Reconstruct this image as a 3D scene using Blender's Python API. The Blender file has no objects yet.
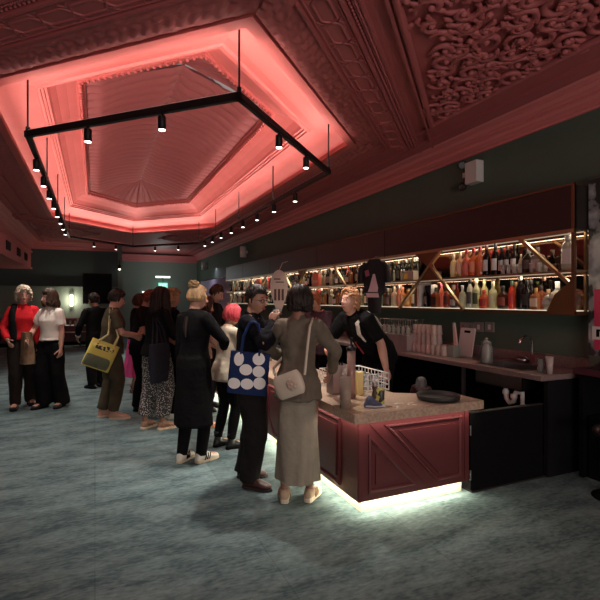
import bpy, bmesh, math, random
import numpy as np
from mathutils import Vector, Matrix, noise
random.seed(7)
PI = math.pi
SC = bpy.context.scene
COL = SC.collection
V = Vector

# ------------------------------------------------------------------ camera
EYE = 1.6; FPX = 465.0; YAW = math.radians(23.8)
SY, CY = math.sin(YAW), math.cos(YAW)
cam_data = bpy.data.cameras.new('camera'); cam = bpy.data.objects.new('camera', cam_data)
COL.objects.link(cam); cam.location = (0, 0, EYE)
cam.rotation_euler = (PI/2, 0, -YAW)
cam_data.sensor_width = 36.0; cam_data.lens = 36.0*FPX/600.0
cam_data.clip_start = .05; cam_data.clip_end = 100
SC.camera = cam
SC.view_settings.view_transform = 'Standard'; SC.view_settings.look = 'None'
SC.view_settings.gamma = 1; SC.view_settings.use_curve_mapping = False
SC.view_settings.exposure = 0.0

# ------------------------------------------------------------------ materials
def new_mat(name):
    m = bpy.data.materials.new(name); m.use_nodes = True
    nt = m.node_tree; nt.nodes.clear()
    out = nt.nodes.new('ShaderNodeOutputMaterial')
    return m, nt, out
def mat(name, col, rough=.6, metal=0, bump=0, bscale=60, col2=None, cscale=6, spec=.5, stretch=(1, 1, 1), sheen=0, trans=0, emit=None, estr=0, alpha=1, coat=0):
    m, nt, out = new_mat(name)
    b = nt.nodes.new('ShaderNodeBsdfPrincipled')
    b.inputs['Base Color'].default_value = (*col, 1); b.inputs['Roughness'].default_value = rough
    b.inputs['Metallic'].default_value = metal; b.inputs['Specular IOR Level'].default_value = spec
    b.inputs['Sheen Weight'].default_value = sheen
    b.inputs['Transmission Weight'].default_value = trans
    b.inputs['Coat Weight'].default_value = coat
    b.inputs['Alpha'].default_value = alpha
    if emit:
        b.inputs['Emission Color'].default_value = (*emit, 1); b.inputs['Emission Strength'].default_value = estr
    tc = mp = None
    if col2 or bump:
        tc = nt.nodes.new('ShaderNodeTexCoord'); mp = nt.nodes.new('ShaderNodeMapping')
        mp.inputs['Scale'].default_value = stretch
        nt.links.new(tc.outputs['Object'], mp.inputs['Vector'])
    if col2:
        n = nt.nodes.new('ShaderNodeTexNoise'); n.inputs['Scale'].default_value = cscale; n.inputs['Detail'].default_value = 5
        r = nt.nodes.new('ShaderNodeValToRGB'); r.color_ramp.elements[0].position = .35; r.color_ramp.elements[1].position = .65
        r.color_ramp.elements[0].color = (*col, 1); r.color_ramp.elements[1].color = (*col2, 1)
        nt.links.new(mp.outputs[0], n.inputs['Vector']); nt.links.new(n.outputs['Fac'], r.inputs[0]); nt.links.new(r.outputs[0], b.inputs['Base Color'])
    if bump:
        n2 = nt.nodes.new('ShaderNodeTexNoise'); n2.inputs['Scale'].default_value = bscale; n2.inputs['Detail'].default_value = 4
        bp = nt.nodes.new('ShaderNodeBump'); bp.inputs['Strength'].default_value = bump; bp.inputs['Distance'].default_value = .02
        nt.links.new(mp.outputs[0], n2.inputs['Vector']); nt.links.new(n2.outputs['Fac'], bp.inputs['Height']); nt.links.new(bp.outputs[0], b.inputs['Normal'])
    nt.links.new(b.outputs[0], out.inputs[0])
    return m
def emis(name, col, s):
    m, nt, out = new_mat(name)
    e = nt.nodes.new('ShaderNodeEmission'); e.inputs[0].default_value = (*col, 1); e.inputs[1].default_value = s
    nt.links.new(e.outputs[0], out.inputs[0]); return m
def glassy(name, col, rough=.12, tl=.55, clear=.0):
    """coloured bottle glass / plastic: translucent body, glossy skin, some see-through"""
    m, nt, out = new_mat(name)
    d = nt.nodes.new('ShaderNodeBsdfDiffuse'); d.inputs[0].default_value = (*col, 1)
    t = nt.nodes.new('ShaderNodeBsdfTranslucent'); t.inputs[0].default_value = (*col, 1)
    g = nt.nodes.new('ShaderNodeBsdfGlossy'); g.inputs['Roughness'].default_value = rough
    m1 = nt.nodes.new('ShaderNodeMixShader'); m1.inputs[0].default_value = tl
    m2 = nt.nodes.new('ShaderNodeMixShader'); fr = nt.nodes.new('ShaderNodeFresnel'); fr.inputs[0].default_value = 1.45
    nt.links.new(d.outputs[0], m1.inputs[1]); nt.links.new(t.outputs[0], m1.inputs[2])
    last = m1
    if clear:
        tr = nt.nodes.new('ShaderNodeBsdfTransparent'); tr.inputs[0].default_value = (*[.4+.6*c for c in col], 1)
        m3 = nt.nodes.new('ShaderNodeMixShader'); m3.inputs[0].default_value = clear
        nt.links.new(m1.outputs[0], m3.inputs[1]); nt.links.new(tr.outputs[0], m3.inputs[2]); last = m3
    nt.links.new(fr.outputs[0], m2.inputs[0]); nt.links.new(last.outputs[0], m2.inputs[1]); nt.links.new(g.outputs[0], m2.inputs[2])
    nt.links.new(m2.outputs[0], out.inputs[0]); return m
def pattern_mat(name, kind, c1, c2, scale, rough=.8, thr=.5, c3=None):
    m, nt, out = new_mat(name)
    b = nt.nodes.new('ShaderNodeBsdfPrincipled'); b.inputs['Roughness'].default_value = rough
    tc = nt.nodes.new('ShaderNodeTexCoord')
    if kind == 'voronoi':
        n = nt.nodes.new('ShaderNodeTexVoronoi'); n.inputs['Scale'].default_value = scale; o = n.outputs['Distance']
    elif kind == 'wave':
        n = nt.nodes.new('ShaderNodeTexWave'); n.inputs['Scale'].default_value = scale; n.inputs['Distortion'].default_value = 6; n.inputs['Detail'].default_value = 2; o = n.outputs['Fac']
    else:
        n = nt.nodes.new('ShaderNodeTexNoise'); n.inputs['Scale'].default_value = scale; n.inputs['Detail'].default_value = 3; o = n.outputs['Fac']
    r = nt.nodes.new('ShaderNodeValToRGB'); r.color_ramp.interpolation = 'CONSTANT' if kind != 'noise' else 'EASE'
    r.color_ramp.elements[0].color = (*c1, 1); r.color_ramp.elements[0].position = 0 if kind != 'noise' else thr-.06
    r.color_ramp.elements[1].color = (*c2, 1); r.color_ramp.elements[1].position = thr
    if c3:
        e = r.color_ramp.elements.new(min(.95, thr+.2)); e.color = (*c3, 1)
    nt.links.new(tc.outputs['Object'], n.inputs['Vector']); nt.links.new(o, r.inputs[0]); nt.links.new(r.outputs[0], b.inputs['Base Color'])
    nt.links.new(b.outputs[0], out.inputs[0]); return m

# ------------------------------------------------------------------ mesh builder
class MB:
    def __init__(s): s.v = []; s.f = []; s.sm = []
    def add(s, vs, fs, sm=False):
        o = len(s.v); s.v += [tuple(p) for p in vs]
        s.f += [tuple(i+o for i in f) for f in fs]; s.sm += [sm]*len(fs); return s
    def merge(s, m):
        return s.add(m.v, m.f) if False else s._m(m)
    def _m(s, m):
        o = len(s.v); s.v += m.v; s.f += [tuple(i+o for i in f) for f in m.f]; s.sm += m.sm; return s
    def xf(s, M):
        s.v = [tuple(M @ V(p)) for p in s.v]; return s
    def box(s, c, d, bev=0, R=None):
        x, y, z = d[0]/2, d[1]/2, d[2]/2
        if bev <= 0:
            vs = [V((i*x, j*y, k*z)) for i in (-1, 1) for j in (-1, 1) for k in (-1, 1)]
            fs = [(0, 1, 3, 2), (4, 6, 7, 5), (0, 4, 5, 1), (2, 3, 7, 6), (0, 2, 6, 4), (1, 5, 7, 3)]
        else:
            bm = bmesh.new(); bmesh.ops.create_cube(bm, size=1)
            for w in bm.verts: w.co = V((w.co.x*d[0], w.co.y*d[1], w.co.z*d[2]))
            bmesh.ops.bevel(bm, geom=bm.edges[:], offset=bev, segments=2, profile=.5, affect='EDGES')
            bm.verts.index_update()
            vs = [w.co.copy() for w in bm.verts]; fs = [tuple(q.index for q in f.verts) for f in bm.faces]; bm.free()
        c = V(c)
        if R is not None: vs = [R @ p for p in vs]
        return s.add([p+c for p in vs], fs)
    def bx(s, x0, x1, y0, y1, z0, z1, bev=0):
        return s.box(((x0+x1)/2, (y0+y1)/2, (z0+z1)/2), (abs(x1-x0), abs(y1-y0), abs(z1-z0)), bev)
    def rings(s, R, cap=True, closed=False, sm=True):
        n = len(R[0]); vs = [p for r in R for p in r]; fs = []
        m = len(R); rng = m if closed else m-1
        for i in range(rng):
            a = i*n; b = ((i+1) % m)*n
            for j in range(n):
                k = (j+1) % n; fs.append((a+j, a+k, b+k, b+j))
        s.add(vs, fs, sm)
        if cap and not closed:
            s.add(R[0], [tuple(range(n))[::-1]]); s.add(R[-1], [tuple(range(n))])
        return s
    def tube(s, pts, r, n=8, closed=False, flat=1.0, up=None, sm=True):
        pts = [V(p) for p in pts]; m = len(pts)
        rr = r if isinstance(r, (list, tuple)) else [r]*m
        R = []; prev = None
        for i, p in enumerate(pts):
            if closed: t = pts[(i+1) % m]-pts[i-1]
            else: t = pts[min(i+1, m-1)]-pts[max(i-1, 0)]
            if t.length < 1e-9: t = V((0, 0, 1))
            t.normalize()
            if up is not None: a = V(up).cross(t)
            elif prev is None: a = t.cross(V((0, 0, 1)) if abs(t.z) < .9 else V((1, 0, 0)))
            else: a = prev - t*prev.dot(t)
            if a.length < 1e-6: a = t.orthogonal()
            a.normalize(); prev = a; b = t.cross(a)
            R.append([p + a*(rr[i]*math.cos(2*PI*j/n)) + b*(rr[i]*flat*math.sin(2*PI*j/n)) for j in range(n)])
        return s.rings(R, True, closed, sm)
    def lathe(s, prof, c=(0, 0, 0), n=16, sx=1, sy=1, sm=True):
        c = V(c); R = [[c+V((r*sx*math.cos(2*PI*j/n), r*sy*math.sin(2*PI*j/n), z)) for j in range(n)] for r, z in prof]
        return s.rings(R, True, False, sm)
    def sph(s, c, r, nu=14, nv=9, M=None):
        if not isinstance(r, (tuple, list)): r = (r, r, r)
        R = []
        for i in range(nv+1):
            ph = -PI/2+PI*i/nv; ph = max(-1.55, min(1.55, ph))
            ring = [V((r[0]*math.cos(ph)*math.cos(2*PI*j/nu), r[1]*math.cos(ph)*math.sin(2*PI*j/nu), r[2]*math.sin(ph))) for j in range(nu)]
            if M is not None: ring = [M @ p for p in ring]
            R.append([p+V(c) for p in ring])
        return s.rings(R)
    def prism(s, poly, fn, h0, h1):
        """poly: 2-D points, fn(a,b,h) -> 3-D"""
        n = len(poly); lo = [fn(a, b, h0) for a, b in poly]; hi = [fn(a, b, h1) for a, b in poly]
        fs = [tuple(range(n))[::-1], tuple(range(n, 2*n))] + [(i, (i+1) % n, n+(i+1) % n, n+i) for i in range(n)]
        return s.add(lo+hi, fs)
    def grid(s, P, sm=True):
        a, b = len(P), len(P[0])
        return s.add([p for r in P for p in r], [(i*b+j, (i+1)*b+j, (i+1)*b+j+1, i*b+j+1) for i in range(a-1) for j in range(b-1)], sm)
    def mesh(s, name):
        me = bpy.data.meshes.new(name); me.from_pydata(s.v, [], s.f); me.update()
        me.polygons.foreach_set('use_smooth', s.sm); return me
    def build(s, name, m, parent=None, world=True, recalc=True):
        root = parent
        while root is not None and root.parent is not None: root = root.parent
        if root is not None and world:
            o = root.location; s.v = [(p[0]-o.x, p[1]-o.y, p[2]-o.z) for p in s.v]
        me = s.mesh(name)
        if recalc:
            bm = bmesh.new(); bm.from_mesh(me); bmesh.ops.recalc_face_normals(bm, faces=bm.faces[:]); bm.to_mesh(me); bm.free()
        me.materials.append(m)
        ob = bpy.data.objects.new(name, me); COL.objects.link(ob); ob.parent = parent
        return ob
def remesh(mb, vox, it=3, fac=.5):
    me = mb.mesh('tmp'); bm = bmesh.new(); bm.from_mesh(me); bmesh.ops.recalc_face_normals(bm, faces=bm.faces[:]); bm.to_mesh(me); bm.free()
    ob = bpy.data.objects.new('tmp', me); COL.objects.link(ob)
    r = ob.modifiers.new('r', 'REMESH'); r.mode = 'VOXEL'; r.voxel_size = vox; r.adaptivity = 0
    if it:
        sm = ob.modifiers.new('s', 'SMOOTH'); sm.iterations = it; sm.factor = fac
    dg = bpy.context.evaluated_depsgraph_get(); e = ob.evaluated_get(dg); m2 = bpy.data.meshes.new_from_object(e)
    out = MB(); out.v = [tuple(v.co) for v in m2.vertices]; out.f = [tuple(p.vertices) for p in m2.polygons]; out.sm = [True]*len(out.f)
    out.nrm = [v.normal.copy() for v in m2.vertices]
    bpy.data.objects.remove(ob); bpy.data.meshes.remove(me); bpy.data.meshes.remove(m2)
    return out
def folds(mb, amp, sc=(9, 9, 4), seed=0):
    nv = []
    for p, n in zip(mb.v, mb.nrm):
        q = V((p[0]*sc[0]+seed, p[1]*sc[1], p[2]*sc[2]+seed*1.7))
        h = noise.noise(q)*amp + noise.noise(q*2.3)*amp*.4
        nv.append(tuple(V(p)+n*h))
    mb.v = nv; return mb

# ------------------------------------------------------------------ things
def thing(name, label, cat, loc=(0, 0, 0), group=None, rotz=0):
    o = bpy.data.objects.new(name, None); COL.objects.link(o); o.location = loc; o.rotation_euler = (0, 0, rotz); o.empty_display_size = .1
    o['label'] = label; o['category'] = cat
    if group: o['group'] = group
    return o
def tag(o, label, cat, group=None):
    o['label'] = label; o['category'] = cat
    if group: o['group'] = group
    return o
def struct(o, label=None):
    o['kind'] = 'structure'
    if label: o['label'] = label
    return o
def copy_tree(o, parent=None):
    c = o.copy(); COL.objects.link(c)
    if parent is not None: c.parent = parent
    for ch in list(o.children): copy_tree(ch, c)
    return c
def solo(mb, name, m, label, cat, loc, group=None, rotz=0):
    """a thing that is one mesh, its origin at loc; mb in world coordinates (local when rotz is used)"""
    if not rotz: mb.v = [(p[0]-loc[0], p[1]-loc[1], p[2]-loc[2]) for p in mb.v]
    o = mb.build(name, m); o.location = loc; o.rotation_euler = (0, 0, rotz)
    return tag(o, label, cat, group)
def lamp(kind, name, loc, energy, col=(1, 1, 1), size=.1, sizey=None, rot=None, aim=None, spot=60, blend=.5):
    d = bpy.data.lights.new(name, kind); d.energy = energy; d.color = col
    if kind == 'AREA':
        d.size = size
        if sizey: d.shape = 'RECTANGLE'; d.size_y = sizey
    else: d.shadow_soft_size = size
    if kind == 'SPOT': d.spot_size = math.radians(spot); d.spot_blend = blend
    o = bpy.data.objects.new(name, d); COL.objects.link(o); o.location = loc
    if aim is not None: o.rotation_euler = (V(aim)-V(loc)).to_track_quat('-Z', 'Y').to_euler()
    elif rot: o.rotation_euler = rot
    return o
def ray(px, py, X=None, Y=None, Z=None):
    """world point seen at photo pixel px,py on a given plane"""
    u = (px-300)/FPX; v = (300-py)/FPX; dx = SY+u*CY; dy = CY-u*SY
    if X is not None: d = X/dx
    elif Y is not None: d = Y/dy
    else: d = (Z-EYE)/v
    return V((dx*d, dy*d, EYE+v*d))
def YX(px, X): return ray(px, 300, X=X).y

M = {}
M['pink'] = mat('pink_plaster', (.60, .135, .125), .55, bump=.06, bscale=30, col2=(.55, .12, .11), cscale=3)
M['ornament'] = mat('rose_ornament_plaster', (.42, .108, .108), .6, bump=.08, bscale=80)
M['ruche'] = mat('ruched_rose_cloth', (.32, .075, .075), .65, bump=.05, bscale=40)
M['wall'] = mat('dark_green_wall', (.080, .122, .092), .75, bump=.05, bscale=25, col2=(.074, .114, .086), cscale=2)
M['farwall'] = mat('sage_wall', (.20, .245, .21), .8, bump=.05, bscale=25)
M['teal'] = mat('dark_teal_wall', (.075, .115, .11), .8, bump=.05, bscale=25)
M['soffit'] = mat('dark_brown_panel', (.015, .010, .009), .45, bump=.03, bscale=12)
M['brass'] = mat('brushed_brass', (.48, .36, .22), .4, 1.0, bump=.03, bscale=200)
M['plate'] = mat('bronze_sheet', (.20, .115, .06), .42, .85, bump=.04, bscale=90)
M['mirror'] = mat('smoked_mirror', (.30, .20, .17), .06, 1.0)
M['black'] = mat('black_metal', (.006, .006, .007), .45, 0, spec=.3)
M['blackmatt'] = mat('black_matt', (.004, .004, .0045), .9, spec=.08)
M['white'] = mat('white_plastic', (.62, .60, .57), .4)
M['chrome'] = mat('chrome', (.75, .75, .76), .15, 1.0)
M['steel'] = mat('brushed_steel', (.38, .36, .36), .32, 1.0, bump=.02, bscale=150)
M['redpanel'] = mat('oxblood_panel', (.088, .018, .020), .42, bump=.03, bscale=50)
M['stone'] = mat('speckled_brown_stone', (.30, .20, .14), .3, col2=(.46, .34, .25), cscale=55, coat=.2)
M['counterstone'] = mat('dusky_counter_stone', (.16, .115, .11), .3, col2=(.22, .16, .15), cscale=45)
M['glow'] = emis('warm_led', (1, .88, .60), 4.0)
M['led'] = emis('shelf_led', (1, .80, .55), .5)
M['lens'] = emis('spot_lens', (1, .93, .85), 7)
M['exit'] = emis('exit_green', (.25, .9, .65), 1.2)
M['exitw'] = emis('exit_white', (.8, 1, .9), 1.8)
M['lit'] = emis('lit_diffuser', (.95, 1, .92), 2.2)
M['sconce'] = emis('sconce_glow', (1, .9, .68), 7)
M['clear'] = glassy('clear_plastic', (.75, .68, .66), .1, .5, .35)
M['glass'] = glassy('clear_glass', (.8, .8, .78), .05, .5, .72)
WORLD = .3; UP = 5.8; UPTILT = 18; UPSPREAD = 125; COVE = .6; SPOTW = 88; SHELF = 2.4; UND = 1.5; PLW = 5.5; FILLW = 25; REARFILL = 140
FILL = [(2.4, -.9), (-.8, .2)]
# ================================================================== ROOM
XC = 1.05; YC = 9.23; CEIL = 3.70; WX = 4.40; YB = 19.0; YF = 22.0
def carpet_mat():
    m, nt, out = new_mat('teal_carpet')
    b = nt.nodes.new('ShaderNodeBsdfPrincipled'); b.inputs['Roughness'].default_value = .95; b.inputs['Specular IOR Level'].default_value = .1
    tc = nt.nodes.new('ShaderNodeTexCoord'); mp = nt.nodes.new('ShaderNodeMapping'); mp.inputs['Scale'].default_value = (1.3, 3.4, 1); mp.inputs['Rotation'].default_value = (0, 0, .12)
    nt.links.new(tc.outputs['Object'], mp.inputs[0])
    n = nt.nodes.new('ShaderNodeTexNoise'); n.inputs['Scale'].default_value = 1.5; n.inputs['Detail'].default_value = 10; n.inputs['Roughness'].default_value = .74
    nt.links.new(mp.outputs[0], n.inputs['Vector'])
    r = nt.nodes.new('ShaderNodeValToRGB'); r.color_ramp.elements[0].position = .36; r.color_ramp.elements[1].position = .66
    r.color_ramp.elements[0].color = (.052, .085, .092, 1); r.color_ramp.elements[1].color = (.17, .235, .235, 1)
    nt.links.new(n.outputs['Fac'], r.inputs[0])
    n3 = nt.nodes.new('ShaderNodeTexNoise'); n3.inputs['Scale'].default_value = 14; n3.inputs['Detail'].default_value = 4; nt.links.new(mp.outputs[0], n3.inputs['Vector'])
    ad = nt.nodes.new('ShaderNodeMath'); ad.operation = 'MULTIPLY_ADD'; ad.inputs[1].default_value = .45; nt.links.new(n3.outputs['Fac'], ad.inputs[0]); nt.links.new(n.outputs['Fac'], ad.inputs[2])
    sb = nt.nodes.new('ShaderNodeMath'); sb.operation = 'SUBTRACT'; sb.inputs[1].default_value = .225; nt.links.new(ad.outputs[0], sb.inputs[0]); nt.links.new(sb.outputs[0], r.inputs[0])
    # carpet tiles, each very slightly different
    br = nt.nodes.new('ShaderNodeTexBrick'); br.inputs['Scale'].default_value = 1.0; br.inputs['Brick Width'].default_value = 1.0; br.inputs['Row Height'].default_value = 1.0
    br.offset = 0; br.inputs['Mortar Size'].default_value = .004; br.inputs['Color1'].default_value = (.84, .84, .84, 1); br.inputs['Color2'].default_value = (1.1, 1.1, 1.1, 1); br.inputs['Mortar'].default_value = (.8, .8, .8, 1)
    nt.links.new(tc.outputs['Object'], br.inputs['Vector'])
    mx = nt.nodes.new('ShaderNodeMixRGB'); mx.blend_type = 'MULTIPLY'; mx.inputs[0].default_value = 1
    nt.links.new(r.outputs[0], mx.inputs[1]); nt.links.new(br.outputs['Color'], mx.inputs[2]); nt.links.new(mx.outputs[0], b.inputs['Base Color'])
    n2 = nt.nodes.new('ShaderNodeTexNoise'); n2.inputs['Scale'].default_value = 220; bp = nt.nodes.new('ShaderNodeBump'); bp.inputs['Strength'].default_value = .5; bp.inputs['Distance'].default_value = .01
    nt.links.new(tc.outputs['Object'], n2.inputs['Vector']); nt.links.new(n2.outputs['Fac'], bp.inputs['Height']); nt.links.new(bp.outputs[0], b.inputs['Normal'])
    nt.links.new(b.outputs[0], out.inputs[0]); return m
M['carpet'] = carpet_mat()
fl = MB().bx(-6, 6, -4, YF+.2, -.1, 0); struct(fl.build('floor', M['carpet']), 'teal and grey mottled carpet')
mt = MB().bx(2.86, 4.4, 2.95, 15.4, 0, .012); struct(mt.build('floor_mat', mat('black_rubber', (.006, .006, .006), .8)), 'black rubber flooring behind the bar')
# walls
struct(MB().bx(WX, WX+.15, -4, YF+.2, 0, 4.0).build('wall_right', M['wall']))
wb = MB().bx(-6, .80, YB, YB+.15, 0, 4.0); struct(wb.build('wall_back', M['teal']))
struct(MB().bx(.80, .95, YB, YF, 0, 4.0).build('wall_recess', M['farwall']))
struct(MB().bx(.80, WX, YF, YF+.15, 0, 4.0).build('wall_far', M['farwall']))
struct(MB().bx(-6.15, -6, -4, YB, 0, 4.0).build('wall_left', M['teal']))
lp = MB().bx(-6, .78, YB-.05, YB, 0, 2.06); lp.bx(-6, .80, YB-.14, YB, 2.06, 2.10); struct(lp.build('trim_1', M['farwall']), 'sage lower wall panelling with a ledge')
struct(MB().bx(.96, WX, YF-.03, YF, 0, .12).build('baseboard_far', M['blackmatt']))
struct(MB().bx(4.26, 4.28, -3, 2.925, 0, .12).build('baseboard_right', M['blackmatt']))

# ------------------------------------------------------------------ ceiling with its coffer
def hexpts(d, z, k=.8):
    hw = 2.1-d; L = 3.87-k*d
    return [V((XC+hw, YC-L, z)), V((XC+hw, YC+L, z)), V((XC, YC+L+hw, z)), V((XC-hw, YC+L, z)), V((XC-hw, YC-L, z)), V((XC, YC-L-hw, z))]
ce = MB(); H = hexpts(0, CEIL)
x0, x1, y0, y1 = -6.2, WX+.1, -4.2, YF+.2
def zz(x, y): return V((x, y, CEIL))
for f in ([H[0], zz(x1, H[0].y), zz(x1, H[1].y), H[1]], [H[1], zz(x1, H[1].y), zz(x1, y1), zz(XC, y1), H[2]], [H[2], zz(XC, y1), zz(x0, y1), zz(x0, H[3].y), H[3]],
          [H[3], zz(x0, H[3].y), zz(x0, H[4].y), H[4]], [H[4], zz(x0, H[4].y), zz(x0, y0), zz(XC, y0), H[5]], [H[5], zz(XC, y0), zz(x1, y0), zz(x1, H[0].y), H[0]]):
    ce.add(f, [tuple(range(len(f)))])
ceiling = struct(ce.build('ceiling', M['ornament'], recalc=False), 'dusky red ornamental plaster ceiling with a lit pink coffer')
prof = [(0, 3.70), (-.012, 3.665), (.075, 3.665), (.08, 3.675), (.08, 3.715), (.068, 3.715), (.066, 3.69), (.005, 3.69), (.0, 3.78), (.03, 3.80), (.2, 3.825), (.36, 3.865), (.46, 3.905), (.475, 3.885), (.50, 3.89), (.505, 3.915), (.53, 3.92), (.535, 3.945), (.56, 3.95), (.58, 3.99),
        (.64, 4.06), (.74, 4.13), (.84, 4.18), (.865, 4.185), (.87, 4.16), (.91, 4.165), (.915, 4.21), (.94, 4.215), (.945, 4.25)]
co = MB(); rings = [hexpts(d, z) for d, z in prof]
nn = len(rings)
for i in range(nn-1):
    for j in range(6):
        k = (j+1) % 6; co.add([rings[i][j], rings[i][k], rings[i+1][k], rings[i+1][j]], [(0, 1, 2, 3)])
co.build('coffer', M['pink'], ceiling, recalc=False)
# beads along the inner moulding
cl = MB()
for j in range(6):
    h0, h1 = hexpts(.03, 3.694), hexpts(.055, 3.694); h2, h3 = hexpts(.03, 3.70), hexpts(.055, 3.70); k = (j+1) % 6
    cl.add([h0[j], h0[k], h1[k], h1[j], h2[j], h2[k], h3[k], h3[j]], [(0, 1, 2, 3), (4, 5, 6, 7), (0, 1, 5, 4), (2, 3, 7, 6)])
cl.build('cove_light_strip', emis('cove_led', (1, .8, .68), 2.0), ceiling)
bd = MB(); hp = hexpts(.89, 4.155)
for j in range(6):
    a, b = hp[j], hp[(j+1) % 6]; n = int((b-a).length/.085)
    for i in range(n): bd.sph(a.lerp(b, (i+.5)/n), .022, 6, 4)
bd.build('bead_moulding', M['pink'], ceiling)
# ruched cloth canopy in the middle of the coffer
def ruche():
    d0 = .945; hw = 2.1-d0; L = 3.87-.8*d0; Z0, ZR = 4.25, 4.66
    mb = MB()
    def zt(t): return Z0+(ZR-Z0)*(1-(1-t)**1.7)
    ns = 26; ny = 640
    for sgn in (1, -1):
        P = []
        for i in range(ny+1):
            y = YC-L+2*L*i/ny; row = []
            for j in range(ns+1):
                t = j/ns
                ph = y/.25 + .40*math.sin(t*3.4+y*.7) + .30*noise.noise(V((y*1.3, t*2, sgn))); ph -= math.floor(ph)
                env = min(1, t*6)*min(1, (1-t)*7+.25)
                rip = -.11*env*math.sin(PI*ph)**.5
                row.append(V((XC+sgn*hw*(1-t), y, zt(t)+rip)))
            P.append(row)
        mb.grid(P)
    na = 260; nr = 24
    for end in (1, -1):
        P = []
        for i in range(na+1):
            th = PI*i/na
            R = hw/(abs(math.cos(th))+abs(math.sin(th)))
            row = []
            for j in range(nr+1):
                t = j/nr; r = R*(1-t)
                rip = -.07*min(1, t*6)*min(1, (1-t)*4)*abs(math.sin(th*14))**.6
                row.append(V((XC+r*math.cos(th), YC+end*(L+r*math.sin(th)), zt(t)+rip)))
            P.append(row)
        mb.grid(P)
    rb = mb
    ob = rb.build('ruched_canopy', M['ruche'], ceiling, recalc=False)
    MB().tube([(XC, YC-L, ZR-.005), (XC, YC+L, ZR-.005)], .022, 8).build('canopy_ridge', M['ruche'], ceiling)
ruche()
# ornamented relief border round the opening (scale pattern), real relief
def relief_strip(a, b, out, w, ma, mb_, h, d=.03, res=.024):
    """strip from a to b, w wide towards out, mitred by ma / mb_ (extra length per width)"""
    L = (b-a).length; t = (b-a)/L; n = max(4, int(L/res)); k = max(4, int(w/res)); P = []
    for i in range(n+1):
        row = []
        for j in range(k+1):
            v = w*j/k; s0 = -ma*v; s1 = L+mb_*v; s = s0+(s1-s0)*i/n
            row.append(a+t*s+out*v+V((0, 0, -h(s, v)-.004)))
        P.append(row)
    return MB().grid(P)
def h_scale(s, v):
    e = min(1, v/.03)*min(1, (.34-v)/.03); e = max(0, e)
    q = abs(math.sin(s*PI/.11+math.sin(v*26)*1.4))*abs(math.cos(v*PI/.085+.8*math.sin(s*21)))
    return .006+.034*e*(q**.6)
bo = MB()
for j in range(6):
    a, b = H[j], H[(j+1) % 6]; t = (b-a).normalized(); o = V((t.y, -t.x, 0))
    m45 = math.tan(PI/8); ma = m45 if j in (0, 3) else (1.0 if j in (2, 5) else m45); mb_ = m45 if j in (0, 3) else (1.0 if j in (1, 4) else m45)
    bo._m(relief_strip(a+o*.03, b+o*.03, o, .34, ma, mb_, h_scale))
bo.build('scale_border', M['ornament'], ceiling, recalc=False)
# diagonal strapwork bands, bead lines and scroll panels at the four corners of the bay
def corner_local(sx, sy):
    """frame: s along the diagonal from the cornice side towards the centre tip, q outwards from the opening"""
    c = H[0] if sy < 0 else H[1]; c = V((XC+sx*2.1, c.y, CEIL))
    s = V((-sx, sy, 0)).normalized(); q = V((sx, sy, 0)).normalized()
    return lambda a, b, z=0: c+s*a+q*b+V((0, 0, z))
def strapwork(F, a0, a1):
    mb = MB()
    def bar(q0, q1, z0):
        mb.prism([(a0-q0*.99, q0), (a1, q0), (a1, q1), (a0-q1*.99, q1)], lambda a, b, h: F(a, b, h), z0, .02)
    bar(.36, .385, -.05); bar(.385, .66, -.028); bar(.66, .685, -.05); bar(.73, .78, -.03); bar(.78, .80, -.045)
    bar(.95, .975, -.05)
    zc = -.030; n = int((a1-a0+.75)/.012); C = .5225
    for sg in (1, -1):
        pts = []; p2 = []
        for i in range(n+1):
            a = a0-.7+i*.012
            if a < a0-.5: continue
            w = max(-1, min(1, math.sin(PI*a/.30)*2.6))
            pts.append(F(a, C+sg*.062*w, zc))
            kn = math.exp(-(((a/.30) % 1-.5)/.16)**2) if True else 0
            p2.append(F(a, C+sg*(.112-.0*kn), zc))
            
        mb.tube(pts, .011, 6); mb.tube(p2, .009, 6)
    k = int((a1-a0+.5)/.30)
    for i in range(-1, k+2):
        a = i*.30
        if a0-.45 < a < a1:
            mb.tube([F(a-.04, C-.1, zc), F(a, C-.055, zc), F(a+.04, C-.1, zc)], .009, 6); mb.tube([F(a-.04, C+.1, zc), F(a, C+.055, zc), F(a+.04, C+.1, zc)], .009, 6)
    k = int((a1-a0+.7)/.045)
    for i in range(k): mb.sph(F(a0-.7+i*.045, .708, -.015), (.016, .016, .018), 6, 4)
    for i in range(k*2): mb.sph(F(a0-.75+i*.0225, .755, -.034), .010, 5, 3)
    return mb
def spiral(F, ca, cb, r, turns, rot, sgn, z, w):
    pts = []; rr = []
    n = 26
    for i in range(n+1):
        t = i/n; R = r*(.16+.84*t); th = rot+sgn*t*turns*2*PI
        pts.append(F(ca+R*math.cos(th), cb+R*math.sin(th), z)); rr.append(w*(.75+.5*math.sin(t*PI)))
    return pts, rr
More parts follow.
